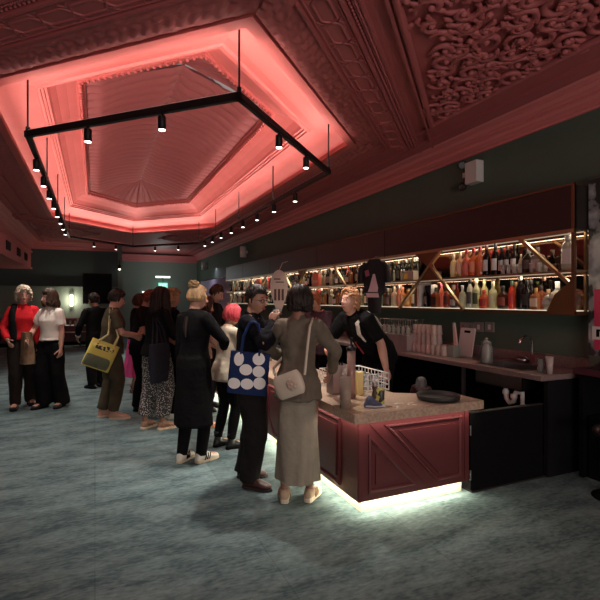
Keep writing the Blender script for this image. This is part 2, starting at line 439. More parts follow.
def scroll_panel(F, a0, a1, q0, q1, inside, seed, fr=True):
    rnd = random.Random(seed); mb = MB()
    st = .20; i = 0
    a = a0
    while a < a1:
        b = q0; i += 1
        while b < q1:
            ca = a+rnd.uniform(-.05, .05)+(st/2 if int((b-q0)/st) % 2 else 0); cb = b+rnd.uniform(-.05, .05)
            if inside(ca, cb):
                sg = 1 if rnd.random() < .5 else -1; rot = rnd.uniform(0, 6.28)
                p, r = spiral(F, ca, cb, rnd.uniform(.09, .15), rnd.uniform(.7, 1.15), rot, sg, -.026, .024); mb.tube(p, r, 8, flat=.8)
                e = rot+sg*1.35*2*PI
                for k in range(3):      # acanthus leaf blades springing from the scroll
                    an = e+sg*(.5+.55*k); L = .10
                    x, y = ca+.135*math.cos(e-.5*k*sg), cb+.135*math.sin(e-.5*k*sg)
                    pts = [F(x+L*t*math.cos(an+sg*t*.9), y+L*t*math.sin(an+sg*t*.9), -.026) for t in (0, .25, .5, .75, 1)]
                    mb.tube(pts, [.012, .024, .026, .018, .004], 6, flat=.8)
                mb.sph(F(ca, cb, -.035), (.03, .03, .025), 8, 5)
            b += st
        a += st
    return mb
sp = MB(); sw = MB()
for sx, sy in ((1, -1), (1, 1), (-1, 1), (-1, -1)):
    F = corner_local(sx, sy)
    near = sy < 0
    sw._m(strapwork(F, .0, 3.0 if near else 2.0))
    # triangular scroll panel between the diagonal band and the cornice side (x limit = 2.62 from the centre line)
    q0 = 1.02
    def inside(a, b, F=F, sx=sx):
        p = F(a, b); return b > q0+.06 and abs(p.x-XC) < 2.57 and p.y > -.4 and p.y < YB-.15
    sp._m(scroll_panel(F, -1.6, 3.0, q0+.02, q0+(2.6 if near else 2.2), inside, 11+int(sx*2+sy)))
    # its raised frame
    def along(y): return F(0, 0)
    c0 = F(0, q0); tip = F((2.62-abs(c0.x-XC))*-1.0*math.sqrt(2), q0)
    e1 = F(3.0 if near else 2.0, q0)
    sw.tube([tip+V((0, 0, -.02)), e1+V((0, 0, -.02))], .035, 8)
    sw.tube([tip+V((0, 0, -.02)), V((tip.x, tip.y+sy*(5 if near else 1.4), CEIL-.02))], .035, 8)
sp.build('scroll_panel', M['ornament'], ceiling); sw.build('strapwork_band', M['ornament'], ceiling)
# cornices
M['cornice'] = mat('rose_cornice_plaster', (.64, .19, .19), .5, bump=.05, bscale=60)
cprof = [(0, 3.43), (.03, 3.43), (.035, 3.455), (.05, 3.46), (.05, 3.485), (.085, 3.50), (.10, 3.525), (.10, 3.545), (.12, 3.55), (.12, 3.575), (.15, 3.585), (.175, 3.615), (.175, 3.635), (.22, 3.65), (.25, 3.685), (.25, 3.72), (0, 3.72)]
def cornice_y(X, sg, ya, yb):
    return MB().prism(cprof, lambda a, b, h: V((X+sg*a, h, b)), ya, yb)
c = cornice_y(WX, -1, -4, YF)
for i in range(int(24/.07)): c.sph((WX-.105, -3.5+i*.07, 3.562), .016, 6, 4)
struct(c.build('trim_2', M['cornice']), 'rose moulded cornice above the bar wall')
c = MB().bx(WX-.42, WX-.25, -4, YF, 3.66, 3.72); c.bx(WX-.72, WX-.66, -4, YF, 3.67, 3.72); struct(c.build('trim_3', M['ornament']), 'dark flat mouldings inside the cornice')
c = MB().prism(cprof, lambda a, b, h: V((h, YB-a, b)), -2.1, .80); struct(c.build('trim_4', M['cornice']), 'rose cornice on the back wall')
c = MB().prism(cprof, lambda a, b, h: V((h, YF-a, b-.1)), .95, WX); struct(c.build('trim_5', M['cornice']), 'rose cornice in the far recess')
# dropped beam along the left side
bm_ = MB().bx(-3.6, -2.08, -4, YB, 2.72, 3.72); bm_.bx(-3.64, -2.04, -4, YB, 2.70, 2.76); bm_.bx(-2.2, -2.03, -4, YB, 3.28, 3.34)
struct(bm_.build('ceiling_beam', M['cornice']), 'dropped rose beam along the left side')
c = MB().prism([(a, b) for a, b in cprof], lambda a, b, h: V((-2.08+a, h, b)), -4, YB); struct(c.build('trim_6', M['cornice']), 'rose cornice along the left beam')
c = MB().bx(-1.72, -1.66, -4, YB, 3.66, 3.72); c.bx(-1.5, -1.42, -4, YB, 3.67, 3.72); struct(c.build('trim_7', M['ornament']), 'dark flat mouldings beside the left beam')
for yy, nm in ((14.2, 'nearest'), (16.0, 'middle'), (17.6, 'furthest')):
    t = thing('vent_grille', f'small black vent on the side of the left ceiling beam, {nm} of three', 'vent', (-2.06, yy, 2.95), 'vents on the ceiling beam')
    MB().bx(-2.08, -2.06, yy-.3, yy+.3, 2.9, 3.14).build('frame', M['black'], t)
    g = MB()
    for i in range(5): g.bx(-2.062, -2.05, yy-.28, yy+.28, 2.925+i*.042, 2.94+i*.042)
    g.build('slats', M['blackmatt'], t)
# ------------------------------------------------------------------ suspended track light frame
def trackpts(z):
    hw = 1.65; L = 4.0
    return [V((XC+hw, YC-L, z)), V((XC+hw, YC+L, z)), V((XC, YC+L+hw, z)), V((XC-hw, YC+L, z)), V((XC-hw, YC-L, z)), V((XC, YC-L-hw, z))]
tf = thing('track_light', 'black hexagonal suspended track light frame below the pink coffer', 'light fitting', (XC, YC, 3.2))
tp = trackpts(3.22)
for j in range(6):
    a, b = tp[j], tp[(j+1) % 6]; d = (b-a); L = d.length; R = Matrix.Rotation(math.atan2(d.y, d.x), 3, 'Z')
    MB().box((a+b)/2, (L+.05, .05, .062), .006, R).build('track_bar', M['black'], tf)
    lb = MB().box((a+b)/2+V((0, 0, .034)), (L-.04, .03, .006), 0, R); lb.build('uplight_diffuser', mat('uplight_diffuser%d' % j, (.8, .78, .75), .5), tf)
for p, dz in ((tp[0], .6), (tp[4], .6), (tp[5], .62), (tp[1], .6), (tp[3], .6), (tp[2], .6), ((tp[0]+tp[1])/2, .6), ((tp[3]+tp[4])/2, .6), (tp[0].lerp(tp[1], .25), .6), (tp[0].lerp(tp[1], .75), .6), (tp[3].lerp(tp[4], .25), .6), (tp[3].lerp(tp[4], .75), .6)):
    q = MB().tube([p+V((0, 0, .03)), p+V((0, 0, dz))], .009, 6); q.lathe([(.02, 0), (.02, .04)], p+V((0, 0, .03)), 8); q.build('suspension_rod', M['black'], tf)
spots = []
for k in range(8):
    spots.append(V((XC+1.65, 6.3+.88*k, 3.19))); spots.append(V((XC-1.65, 5.95+.8*k, 3.19)))
for px in (88, 162): 
    a, b = tp[4], tp[5]; t_ = min(range(1000), key=lambda i: abs(300+FPX*((a.lerp(b, i/1000).x*CY-a.lerp(b, i/1000).y*SY)/(a.lerp(b, i/1000).x*SY+a.lerp(b, i/1000).y*CY))-px))/1000
    spots.append(a.lerp(b, t_)+V((0, 0, -.03)))
for px in (279, 306):
    a, b = tp[5], tp[0]; t_ = min(range(1000), key=lambda i: abs(300+FPX*((a.lerp(b, i/1000).x*CY-a.lerp(b, i/1000).y*SY)/(a.lerp(b, i/1000).x*SY+a.lerp(b, i/1000).y*CY))-px))/1000
    spots.append(a.lerp(b, t_)+V((0, 0, -.03)))
for t_ in (.3, .65): spots.append(tp[1].lerp(tp[2], t_)+V((0, 0, -.03))); spots.append(tp[2].lerp(tp[3], t_)+V((0, 0, -.03)))
for p in spots:
    h = MB().lathe([(.012, .0), (.012, -.02), (.032, -.022), (.034, -.03), (.034, -.135), (.029, -.137)], p, 12).build('spot_head', M['black'], tf)
    MB().lathe([(.0285, -.136), (.028, -.142)], p, 12).build('lens', M['lens'], h)
# ================================================================== BAR
BX, BY = 1.775, 2.96
bar = thing('bar_counter', 'oxblood panelled bar with a speckled brown stone top and glowing plinth', 'bar', (BX, BY, 0))
YE = 15.2
body = [(BX, BY), (2.83, BY), (2.83, 3.10), (2.36, 3.40), (2.36, YE), (BX, YE)]
idf = lambda a, b, h: V((a, b, h))
MB().prism(body, idf, .105, .708).build('body', M['redpanel'], bar)
pl = [(BX+.06, BY+.06), (2.81, BY+.06), (2.81, 3.08), (2.34, 3.37), (2.34, YE-.02), (BX+.06, YE-.02)]
MB().prism(pl, idf, .0, .105).build('plinth', mat('pale_plinth', (.58, .52, .42), .5), bar)
lp_ = MB().bx(BX+.04, 2.8, BY+.042, BY+.055, .098, .104); lp_.bx(BX+.042, BX+.055, BY+.055, YE-.1, .098, .104); lp_.build('plinth_led', M['glow'], bar)
slab = [(1.695, 2.878), (2.915, 2.878), (2.90, 3.13), (2.42, 3.44), (2.42, YE+.1), (1.695, YE+.1)]
bmq = MB().prism(slab, idf, .709, .778)
bmq.build('worktop', M['stone'], bar)
# raised panels, end face: a diagonal band between a triangle and a chevron-cut panel
def inset(poly, d):
    n = len(poly); A = sum(poly[i][0]*poly[(i+1) % n][1]-poly[(i+1) % n][0]*poly[i][1] for i in range(n)); sg = 1 if A > 0 else -1
    out = []
    for i in range(n):
        p0, p1, p2 = V(poly[i-1]), V(poly[i]), V(poly[(i+1) % n])
        a = (p1-p0).normalized(); b = (p2-p1).normalized(); na = V((-a.y, a.x))*sg; nb = V((-b.y, b.x))*sg
        k = (na+nb); k = k/(1+na.dot(nb)); out.append(tuple(p1+k*d))
    return out
def moulded(mb, poly, fn, w=.022, h=.014):
    """raised picture-frame moulding following poly, plus a low raised field inside"""
    rs = [(0, 0), (0, h), (w*.5, h*1.25), (w, h*.5), (w*1.2, .002)]
    P = [inset(poly, d) for d, _ in rs]; n = len(poly)
    for i in range(len(rs)-1):
        for j in range(n):
            k = (j+1) % n
            mb.add([fn(*P[i][j], rs[i][1]), fn(*P[i][k], rs[i][1]), fn(*P[i+1][k], rs[i+1][1]), fn(*P[i+1][j], rs[i+1][1])], [(0, 1, 2, 3)])
fe = lambda a, b, h: V((BX+a, BY-h, b))
m = MB()
R0 = [(.225, .655), (.975, .655), (.975, .16), (.72, .16)]; L0 = [(.085, .60), (.085, .16), (.525, .16)]
moulded(m, R0, fe); moulded(m, L0, fe)
m.prism(inset(R0, .055), fe, 0, .012); m.prism(inset(L0, .06), fe, 0, .012)
m.prism([(.10, .67), (.20, .67), (.70, .17), (.70, .155), (.61, .155)], fe, 0, .008)
m.prism([(.0, .112), (.05, .112), (.05, .70), (.0, .70)], fe, 0, .007); m.prism([(1.01, .112), (1.053, .112), (1.053, .70), (1.01, .70)], fe, 0, .007)
m.build('end_panel_moulding', M['redpanel'], bar, recalc=True)
fs_ = lambda a, b, h: V((BX-h, BY+a, b))
m = MB()
m.prism([(.0, .112), (.22, .112), (.22, .70), (.0, .70)], fs_, 0, .007)
for k in range(14):
    a = .27+k*.86
    P0 = [(a, .665), (a+.78, .665), (a+.78, .3), (a+.62, .14), (a, .14)]
    if k % 2 == 0: P0 = [(a, .665), (a+.78, .665), (a+.78, .28), (a+.60, .14), (a, .14)]
    moulded(m, P0, fs_); m.prism(inset(P0, .06), fs_, 0, .012)
m.build('side_panel_moulding', M['redpanel'], bar)
ls = MB().bx(1.72, 2.88, 2.905, 2.92, .703, .709).build('light_strip', emis('under_counter_led', (1, .85, .7), 3), bar)
MB().bx(1.725, 1.74, 2.92, 15, .703, .709).build('light_strip', ls.data.materials[0], bar)

# ================================================================== BACK COUNTER
CX0 = 3.65; CZ = .92
bc = thing('back_counter', 'long dark back counter with a dusky stone top and sink', 'counter', (4.0, 2.93, 0))
w = MB(); w.bx(CX0, WX-.01, 2.93, 3.22, CZ-.05, CZ, .006); w.bx(CX0, CX0+.1, 3.22, 3.82, CZ-.05, CZ); w.bx(4.16, WX-.01, 3.22, 3.82, CZ-.05, CZ); w.bx(CX0, WX-.01, 3.82, 12.5, CZ-.05, CZ, .006)
w.build('worktop', M['counterstone'], bc)
MB().bx(WX-.04, WX-.01, 2.93, 12.5, CZ, CZ+.11, .004).build('backsplash', M['counterstone'], bc)
MB().bx(CX0+.08, WX-.02, 2.93, 2.97, .0, CZ-.052).build('end_panel', M['black'], bc)
MB().bx(4.30, 4.36, 2.98, 12.4, .0, CZ-.052).build('back_panel', M['blackmatt'], bc)
for yy in (3.95, 5.6, 7.4, 9.2): MB().bx(CX0+.06, CX0+.09, yy, yy+.035, .012, CZ-.052).build('leg', M['steel'], bc)
for yy in (4.6, 6.2): 
    d = MB().bx(CX0+.07, CX0+.09, yy+.75, yy+1.2, .1, .84).build('cabinet_door', M['black'], bc)
    MB().bx(CX0+.05, CX0+.07, yy+.8, yy+.82, .45, .65, .004).build('handle', M['steel'], d)
gt = thing('bar_gate', 'low black swing gate between the bar end and the back counter', 'gate', (3.25, 2.97, 0))
MB().bx(2.85, 3.70, 2.955, 2.985, .02, .66, .004).build('panel', M['blackmatt'], gt)
MB().bx(2.85, 3.70, 2.950, 2.990, .66, .668).build('top_edge', mat('dark_steel', (.06, .06, .062), .4, .6), gt)
for z in (.15, .52): MB().tube([(2.842, 2.95, z-.04), (2.842, 2.95, z+.04)], .008, 8).build('hinge', M['steel'], gt)
# sink bowl, its tap and the white trap pipe beneath
s = MB(); s.bx(CX0+.1, 4.16, 3.22, 3.82, CZ-.20, CZ-.19)
for q in ((CX0+.1, CX0+.108, 3.22, 3.82), (4.152, 4.16, 3.22, 3.82), (CX0+.1, 4.16, 3.22, 3.228), (CX0+.1, 4.16, 3.812, 3.82)): s.bx(*q, CZ-.20, CZ+.003)
s.build('sink_bowl', M['steel'], bc)
pp = ray(505, 388, X=3.78); px_, py_ = 3.79, pp.y
tr = MB().tube([(px_, py_, CZ-.2), (px_, py_, .69), (px_, py_-.01, .61), (px_, py_-.05, .575), (px_, py_-.10, .60), (px_, py_-.11, .66), (px_, py_-.13, .70), (px_, py_-.20, .70)], .024, 10)
tr.tube([(px_, py_-.20, .73), (px_, py_-.20, .56)], .02, 10); tr.lathe([(.033, .655), (.033, .69)], (px_, py_, 0), 10); tr.lathe([(.033, -.02), (.033, .02)], (px_, py_-.10, .65), 10)
tr.build('drain_trap', M['white'], bc)
t = MB().tube([(4.22, 3.5, CZ), (4.22, 3.5, CZ+.24), (4.20, 3.5, CZ+.29), (4.12, 3.5, CZ+.30), (4.05, 3.5, CZ+.27), (4.04, 3.5, CZ+.23)], .014, 8); t.lathe([(.03, 0), (.03, .02)], (4.22, 3.5, CZ), 10)
tp_ = thing('sink_tap', 'chrome swan-neck tap behind the back counter sink', 'tap', (4.22, 3.5, CZ)); t.build('spout', M['chrome'], tp_)
MB().tube([(4.22, 3.53, CZ+.05), (4.22, 3.60, CZ+.08)], .009, 6).build('lever', M['chrome'], tp_)

# ================================================================== BACK BAR SHELVING
SX = 4.10; YS, YSE = 2.936, 15.55
bb = thing('back_bar_shelving', 'long wall-hung bar shelving with bronze frame, diagonal struts and dark soffit', 'shelving', (WX, YS, 1.45))
MB().bx(SX, WX-.005, YS, YSE, 2.27, 2.68).build('soffit', M['soffit'], bb)
MB().bx(SX-.015, SX+.01, YS, YSE, 2.68, 2.695).build('soffit_trim', M['plate'], bb)
for yy in (6.05, 8.45, 11.2, 13.6): MB().bx(SX-.003, SX+.004, yy-.004, yy+.004, 2.275, 2.675).build('panel_joint', M['blackmatt'], bb)
MB().bx(WX-.02, WX-.006, YS+.01, YSE, 1.5, 2.27).build('mirror_back', M['mirror'], bb)
MB().bx(SX, WX-.02, YS, YSE, 1.455, 1.492).build('lower_shelf', M['plate'], bb)
MB().bx(SX+.03, WX-.03, YS+.04, YSE-.02, 1.4925, 1.497).build('shelf_light_panel', emis('shelf_light', (1, .86, .62), .9), bb)
MB().bx(SX, WX-.02, YS, YSE, 1.862, 1.885).build('upper_shelf', M['brass'], bb)
def led(y0, y1, x, z, nm='led_strip'): return MB().bx(x, x+.012, y0, y1, z, z+.006).build(nm, M['led'], bb)
led(YS+.05, YSE-.05, SX+.015, 2.262); led(YS+.05, YSE-.05, WX-.05, 2.262); led(YS+.05, YSE-.05, WX-.036, 1.886); led(YS+.05, YSE-.05, SX+.012, 1.856)
fr = MB().bx(SX-.012, SX+.01, YS, YSE, 2.235, 2.27); fr.build('top_rail', M['brass'], bb)
MB().bx(SX-.01, SX+.02, YS, YS+.03, 1.455, 2.70).build('front_post', M['plate'], bb)
MB().bx(4.252, 4.278, YS, YS+.02, 1.455, 2.27).build('rear_post', M['plate'], bb)
MB().bx(SX+.02, WX-.036, YS, YS+.02, 1.455, 1.485).build('end_rail', M['plate'], bb)
for yy in (5.55, 8.2, 10.85, 13.5, YSE): MB().bx(SX+.13, SX+.15, yy-.012, yy, 1.497, 2.235).build('hanger_rod', M['plate'], bb)
def strut(y0, z0, y1, z1, w=.034, d=.04):
    a, b = V((SX-.004, y0, z0)), V((SX-.004, y1, z1)); dv = b-a
    R = Matrix.Rotation(math.atan2(dv.z, dv.y), 3, 'X')
    MB().box((a+b)/2+V((d/2-.01, 0, 0)), (d, dv.length, w), .003, R).build('diagonal_strut', M['brass'], bb)
T, Bt = 2.25, 1.475
strut(3.56, T, 3.0, 1.76); strut(4.77, T, 5.68, Bt); strut(4.99, 2.07, 4.37, Bt)
strut(6.44, T, 7.36, Bt); strut(7.74, T, 6.82, Bt)
strut(9.0, T, 9.92, Bt); strut(10.25, T, 9.35, Bt); strut(11.5, T, 12.4, Bt); strut(12.85, T, 11.95, Bt); strut(14.2, T, 15.1, Bt)
py = lambda a, b, h: V((h, a, b))
def plate(poly): MB().prism(poly, py, SX-.002, SX+.008).build('bronze_plate', M['plate'], bb)
plate([(2.94, 1.85), (2.94, 1.46), (3.25, 1.46), (3.14, 1.66), (3.0, 1.76)])
plate([(4.79, 2.235), (5.30, 2.235), (5.02, 2.03)]); plate([(4.95, 2.09), (5.24, 1.86), (4.76, 1.86)])
plate([(8.98, 2.235), (9.4, 2.235), (9.25, 2.02)])
# ------------------------------------------------------------------ bottles
GM = {}
def gcol(c, clear=0):
    k = (c, clear)
    if k not in GM: GM[k] = glassy('bottle_glass_%d' % len(GM), c, .08, .6, clear)
    return GM[k]
LM = {}
def lcol(c):
    if c not in LM: LM[c] = mat('bottle_label_%d' % len(LM), c, .6)
    return LM[c]
PRO = {
 'wine':   [(.001, 0), (.037, .002), (.038, .02), (.038, .185), (.034, .205), (.018, .235), (.0145, .25), (.0145, .30)],
 'round':  [(.001, 0), (.041, .002), (.043, .02), (.043, .155), (.036, .185), (.017, .205), (.014, .215), (.014, .265)],
 'slim':   [(.001, 0), (.033, .002), (.035, .02), (.033, .19), (.026, .22), (.014, .245), (.013, .29)],
 'squat':  [(.001, 0), (.05, .002), (.055, .03), (.055, .11), (.045, .145), (.02, .165), (.016, .175), (.016, .205)],
 'square': [(.001, 0), (.045, .002), (.047, .015), (.047, .145), (.042, .16), (.018, .18), (.015, .19), (.015, .225)],
 'ball':   [(.001, 0), (.035, .002), (.055, .04), (.06, .075), (.052, .11), (.026, .135), (.014, .145), (.014, .185)],
 'jar':    [(.001, 0), (.06, .003), (.062, .03), (.062, .22), (.05, .25), (.034, .262), (.034, .31)]}
def bottle(kind, body, label, cap, scale=1.0, clear=0, lab_z=None, name='bottle'):
    root = thing(name, 'x', 'bottle', (0, 0, 0))
    pr = [(r*scale, z*scale) for r, z in PRO[kind]]; h = pr[-1][1]
    def shape(prf, grow=0):
        m = MB()
        if kind == 'square':
            R = []
            for r, z in prf:
                e = 8 if r > .03*scale else 2
                R.append([V(((r+grow)*math.copysign(abs(math.cos(t))**(2/e), math.cos(t)), (r+grow)*math.copysign(abs(math.sin(t))**(2/e), math.sin(t)), z)) for t in [2*PI*(j+.5)/16 for j in range(16)]])
            m.rings(R)
        else: m.lathe([(r+grow, z) for r, z in prf], n=14)
        return m
    shape(pr).build('glass_body', gcol(body, clear), root)
    if label is not None:
        zs = [p for p in pr if p[0] > .7*max(q[0] for q in pr)]; z0, z1 = zs[0][1], zs[-1][1]; a, b = z0+(z1-z0)*.22, z0+(z1-z0)*.78
        if kind == 'ball': a, b = .055*scale, .095*scale
        R = []
        rr = max(p[0] for p in pr)+.0012
        for z in (a, b):
            row = []
            for j in range(11):
                t = PI-1.05+2.1*j/10; e = 8 if kind == 'square' else 2
                row.append(V((rr*math.copysign(abs(math.cos(t))**(2/e), math.cos(t)), rr*math.copysign(abs(math.sin(t))**(2/e), math.sin(t)), z)))
            R.append(row)
        MB().grid(R).build('label', lcol(label), root)
    if cap is not None:
        r = pr[-1][0]+.002
        MB().lathe([(r, h-.035*scale), (r+.001, h-.03*scale), (r+.001, h+.012*scale), (r*.8, h+.014*scale)], n=10).build('cap', lcol(cap), root)
    return root
US, LS = 1.886, 1.4975
BLK = (.012, .012, .014); CREAM = (.7, .62, .45); WHT = (.75, .73, .7); RED = (.5, .03, .03); GOLD = (.5, .33, .1); GREY = (.4, .4, .4); GRN = (.02, .06, .03); AMB = (.45, .12, .03)
near = [  # px, X, shelf z, kind, glass, label, cap, scale, clear, what
 (436, 4.19, LS, 'square', (.33, .09, .03), (.05, .02, .02), BLK, 1.05, 0, 'square amber whisky bottle with a dark label'),
 (441.7, 4.25, LS, 'slim', (.75, .20, .12), (.6, .12, .12), (.6, .1, .2), 1.0, 0, 'slim coral red bottle with a pink cap'),
 (447, 4.18, LS, 'round', (.45, .10, .06), (.10, .02, .02), RED, 1.0, 0, 'dark red round bottle with a maroon label'),
 (454, 4.2, LS, 'squat', (.06, .04, .03), GREY, BLK, .9, 0, 'squat smoky black bottle with a grey label'),
 (462.5, 4.2, LS, 'round', (.6, .62, .5), (.45, .5, .35), GREY, .95, .2, 'clear greenish bottle crossed by the brass strut'),
 (470, 4.19, LS, 'slim', (.68, .68, .62), (.06, .06, .06), BLK, 1.08, .15, 'clear slim bottle with a narrow black label'),
 (476.5, 4.21, LS, 'wine', (.7, .70, .48), (.05, .09, .05), (.75, .72, .5), 1.08, .1, 'tall pale yellow bottle with a dark green label'),
 (484, 4.17, LS, 'squat', (.8, .22, .10), (.35, .03, .03), RED, .95, 0, 'squat orange bottle with a red label'),
 (484.5, 4.27, LS, 'wine', (.75, .72, .35), None, (.8, .78, .4), 1.05, .1, 'pale yellow long-necked bottle standing behind the squat orange one'),
 (493, 4.2, LS, 'round', (.72, .72, .45), (.6, .6, .4), CREAM, 1.05, .1, 'pale lime round bottle with a cream label'),
 (503, 4.2, LS, 'squat', (.10, .035, .02), (.25, .06, .04), BLK, 1.1, 0, 'squat dark brown bottle with a rust label'),
 (511.8, 4.18, LS, 'slim', (.85, .13, .06), (.6, .05, .05), (.1, .2, .1), .95, 0, 'bright red bottle with a green stopper'),
 (520.5, 4.2, LS, 'wine', (.02, .02, .022), None, WHT, 1.1, 0, 'tall black bottle with a long white neck'),
 (527, 4.2, LS, 'round', BLK, (.03, .03, .03), BLK, 1.05, 0, 'black round bottle left of the square amber pair'),
 (531.5, 4.25, LS, 'wine', BLK, None, BLK, .95, 0, 'slender black bottle standing behind the amber pair'),
 (536, 4.17, LS, 'square', (.6, .25, .11), CREAM, GOLD, .88, .1, 'square amber bottle with a cream label, left of the pair'),
 (541.5, 4.23, LS, 'square', (.42, .13, .05), (.5, .1, .05), BLK, .98, .1, 'square amber bottle with an orange label, right of the pair'),
 (548.5, 4.24, LS, 'ball', (.55, .5, .45), GREY, (.5, .35, .2), 1.0, .3, 'round clear decanter bottle by the bronze corner plate'),
 (557.5, 4.27, LS, 'ball', (.62, .6, .56), None, WHT, 1.35, .35, 'clear globe bottle half behind the bronze corner plate'),
 (380.6, 4.18, LS, 'slim', (.55, .75, .68), (.7, .8, .75), WHT, 1.05, .1, 'pale mint bottle beside the hanging black garment'),
 (384.6, 4.24, LS, 'round', (.06, .06, .06), GREY, BLK, 1.0, 0, 'dark round bottle next to the pale mint bottle'),
 (388.2, 4.18, LS, 'round', (.18, .12, .10), (.3, .2, .2), GREY, .95, 0, 'dusky brown bottle two along from the pale mint one'),
 (394.2, 4.2, LS, 'round', (.72, .62, .45), CREAM, (.5, .4, .3), 1.02, .1, 'pale straw bottle left of the orange row'),
 (399, 4.18, LS, 'slim', (.8, .33, .2), (.65, .25, .2), WHT, 1.0, 0, 'salmon orange bottle left of a leaning brass strut'),
 (403, 4.25, LS, 'round', (.75, .30, .15), (.6, .45, .3), (.6, .2, .1), 1.0, 0, 'orange bottle with a sand label behind a brass strut'),
 (408, 4.18, LS, 'squat', (.85, .42, .10), (.8, .5, .2), GOLD, 1.05, 0, 'squat golden orange bottle right of a brass strut'),
 (413.8, 4.2, LS, 'slim', (.12, .08, .05), CREAM, BLK, 1.0, 0, 'cream-labelled dark bottle left of the white display box'),
 (453.8, 4.18, US, 'round', (.85, .74, .42), (.8, .7, .45), (.6, .55, .4), 1.0, .05, 'pale yellow bottle at the left of the pink row on the upper shelf'),
 (460.3, 4.18, US, 'round', (.85, .55, .34), (.8, .5, .35), (.7, .6, .5), 1.05, .05, 'peach bottle second in the pink row on the upper shelf'),
 (466.8, 4.18, US, 'round', (.85, .30, .20), (.7, .2, .15), (.5, .03, .05), 1.1, 0, 'salmon bottle with a crimson cap in the pink row'),
 (473.7, 4.18, US, 'round', (.88, .30, .12), (.85, .35, .2), (.4, .03, .05), 1.12, 0, 'bright orange bottle fourth in the pink row'),
 (480, 4.18, US, 'round', (.88, .26, .12), None, (.35, .03, .06), 1.14, 0, 'orange red bottle at the right end of the pink row'),
 (486.5, 4.2, US, 'wine', (.015, .01, .012), (.55, .52, .5), (.08, .02, .03), 1.05, 0, 'dark wine bottle with a white label touching the pink row'),
 (495.5, 4.2, US, 'wine', (.02, .012, .012), WHT, BLK, 1.08, 0, 'dark wine bottle with a bright white label standing apart'),
 (502, 4.2, US, 'wine', (.02, .018, .012), (.6, .58, .56), BLK, .92, 0, 'dark wine bottle first of three with low white labels'),
 (507.5, 4.2, US, 'wine', (.02, .018, .012), (.6, .58, .56), (.2, .1, .08), .94, 0, 'dark wine bottle second of three with low white labels'),
 (514.5, 4.2, US, 'wine', (.02, .018, .012), (.65, .62, .6), BLK, .95, 0, 'dark wine bottle third of three with low white labels'),
 (521, 4.17, US, 'slim', (.75, .68, .42), CREAM, CREAM, .62, 0, 'small cream miniature bottle on the upper shelf'),
 (529, 4.2, US, 'squat', (.03, .022, .02), (.08, .06, .05), (.3, .3, .3), 1.1, 0, 'squat black bottle right of the cream miniature'),
 (538, 4.2, US, 'square', (.45, .40, .38), (.55, .5, .5), (.1, .06, .06), 1.0, .2, 'square grey bottle behind a brass strut on the upper shelf'),
 (569, 4.2, US, 'jar', (.66, .62, .56), (.7, .68, .64), (.6, .58, .55), .98, .2, 'large clear square-shouldered jar bottle at the right end of the upper shelf'),
]
for px, X, z, kind, g, l, c, s, cl, what in near:
    b = bottle(kind, g, l, c, s*1.08, cl)
    b.location = (X, YX(px, X), z); b['label'] = what + (' on the lower bar shelf' if z == LS and 'shelf' not in what else (' on the upper bar shelf' if 'shelf' not in what else ''))
    b['group'] = 'bottles on the back bar shelves'
# white box with a bottle inside
yb = YX(427, 4.2)
t = thing('bottle_gift_box', 'white open display box holding a black bottle on the lower shelf', 'box', (4.2, yb, LS))
m = MB(); W_, H_, D_ = .30, .34, .11
m.bx(4.15, 4.26, yb-W_/2, yb-W_/2+.012, LS, LS+H_); m.bx(4.15, 4.26, yb+W_/2-.05, yb+W_/2, LS, LS+H_); m.bx(4.15, 4.26, yb-W_/2, yb+W_/2, LS+H_-.03, LS+H_); m.bx(4.15, 4.26, yb-W_/2, yb+W_/2, LS, LS+.006); m.bx(4.25, 4.26, yb-W_/2, yb+W_/2, LS, LS+H_)
m.build('box_frame', M['white'], t)
MB().bx(4.248, 4.2495, yb-.13, yb+.09, LS+.01, LS+H_-.035).build('box_lining', mat('blue_black_card', (.02, .025, .05), .5), t)
b = bottle('wine', BLK, (.12, .11, .10), BLK, .92); b.location = (4.2, yb+.02, LS+.006); b['label'] = 'black bottle standing inside the white display box'
# clear tumblers on the upper shelf, behind the brass struts
tum = MB().lathe([(.028, 0), (.034, .10), (.032, .10), (.026, .006)], n=14)
tm = None
for k in range(7):
    y = 3.38+.075*k
    for r_ in range(2):
        if tm is None: tm = tum.build('tumbler', M['clear']); o = tm
        else: o = tm.copy(); COL.objects.link(o)
        o.location = (4.17+.085*r_, y, US); tag(o, 'clear tumbler in the double row at the right of the upper shelf', 'glass', 'tumblers on the upper shelf')
# wine bottles with pale caps, two rows, upper shelf right of the hanging garment
proto = [bottle('wine', (.018, .022, .014), (.05, .05, .04), c, 1.04) for c in ((.5, .5, .48), (.05, .06, .04), (.02, .02, .02))]
used = set()
def put(i, loc, label, group):
    o = proto[i] if i not in used else copy_tree(proto[i])
    used.add(i); o.location = loc; o['label'] = label; o['group'] = group
for k, px in enumerate((383, 387, 391, 395, 399, 403, 407, 411, 415, 419)):
    i = 0 if k in (4, 6, 8, 9) else (1 if k % 2 else 2)
    put(i, (4.30 if k < 9 else 4.27, YX(px, 4.3), US), '%s dark wine bottle in the back row right of the hanging shirt' % ('silver-topped', 'green-topped', 'black-topped')[i], 'wine bottles beside the hanging garment')
small = bottle('slim', (.6, .6, .5), None, WHT, .55, .2); first = True
for k, px in enumerate((386, 394, 401.5, 404)):
    o = small if first else copy_tree(small); first = False
    o.location = (4.17, YX(px, 4.17), US); o['group'] = 'small pale bottles before the wine bottles'; o['label'] = 'small pale bottle in front of the dark wine bottles, ' + ('nearest the hanging garment', 'second from the hanging garment', 'third from the hanging garment', 'nearest the yellow carton')[k]
yc_ = YX(409.5, 4.17)
t = thing('carton', 'pale carton with a yellow mark before the dark wine bottles', 'box', (4.17, yc_, US))
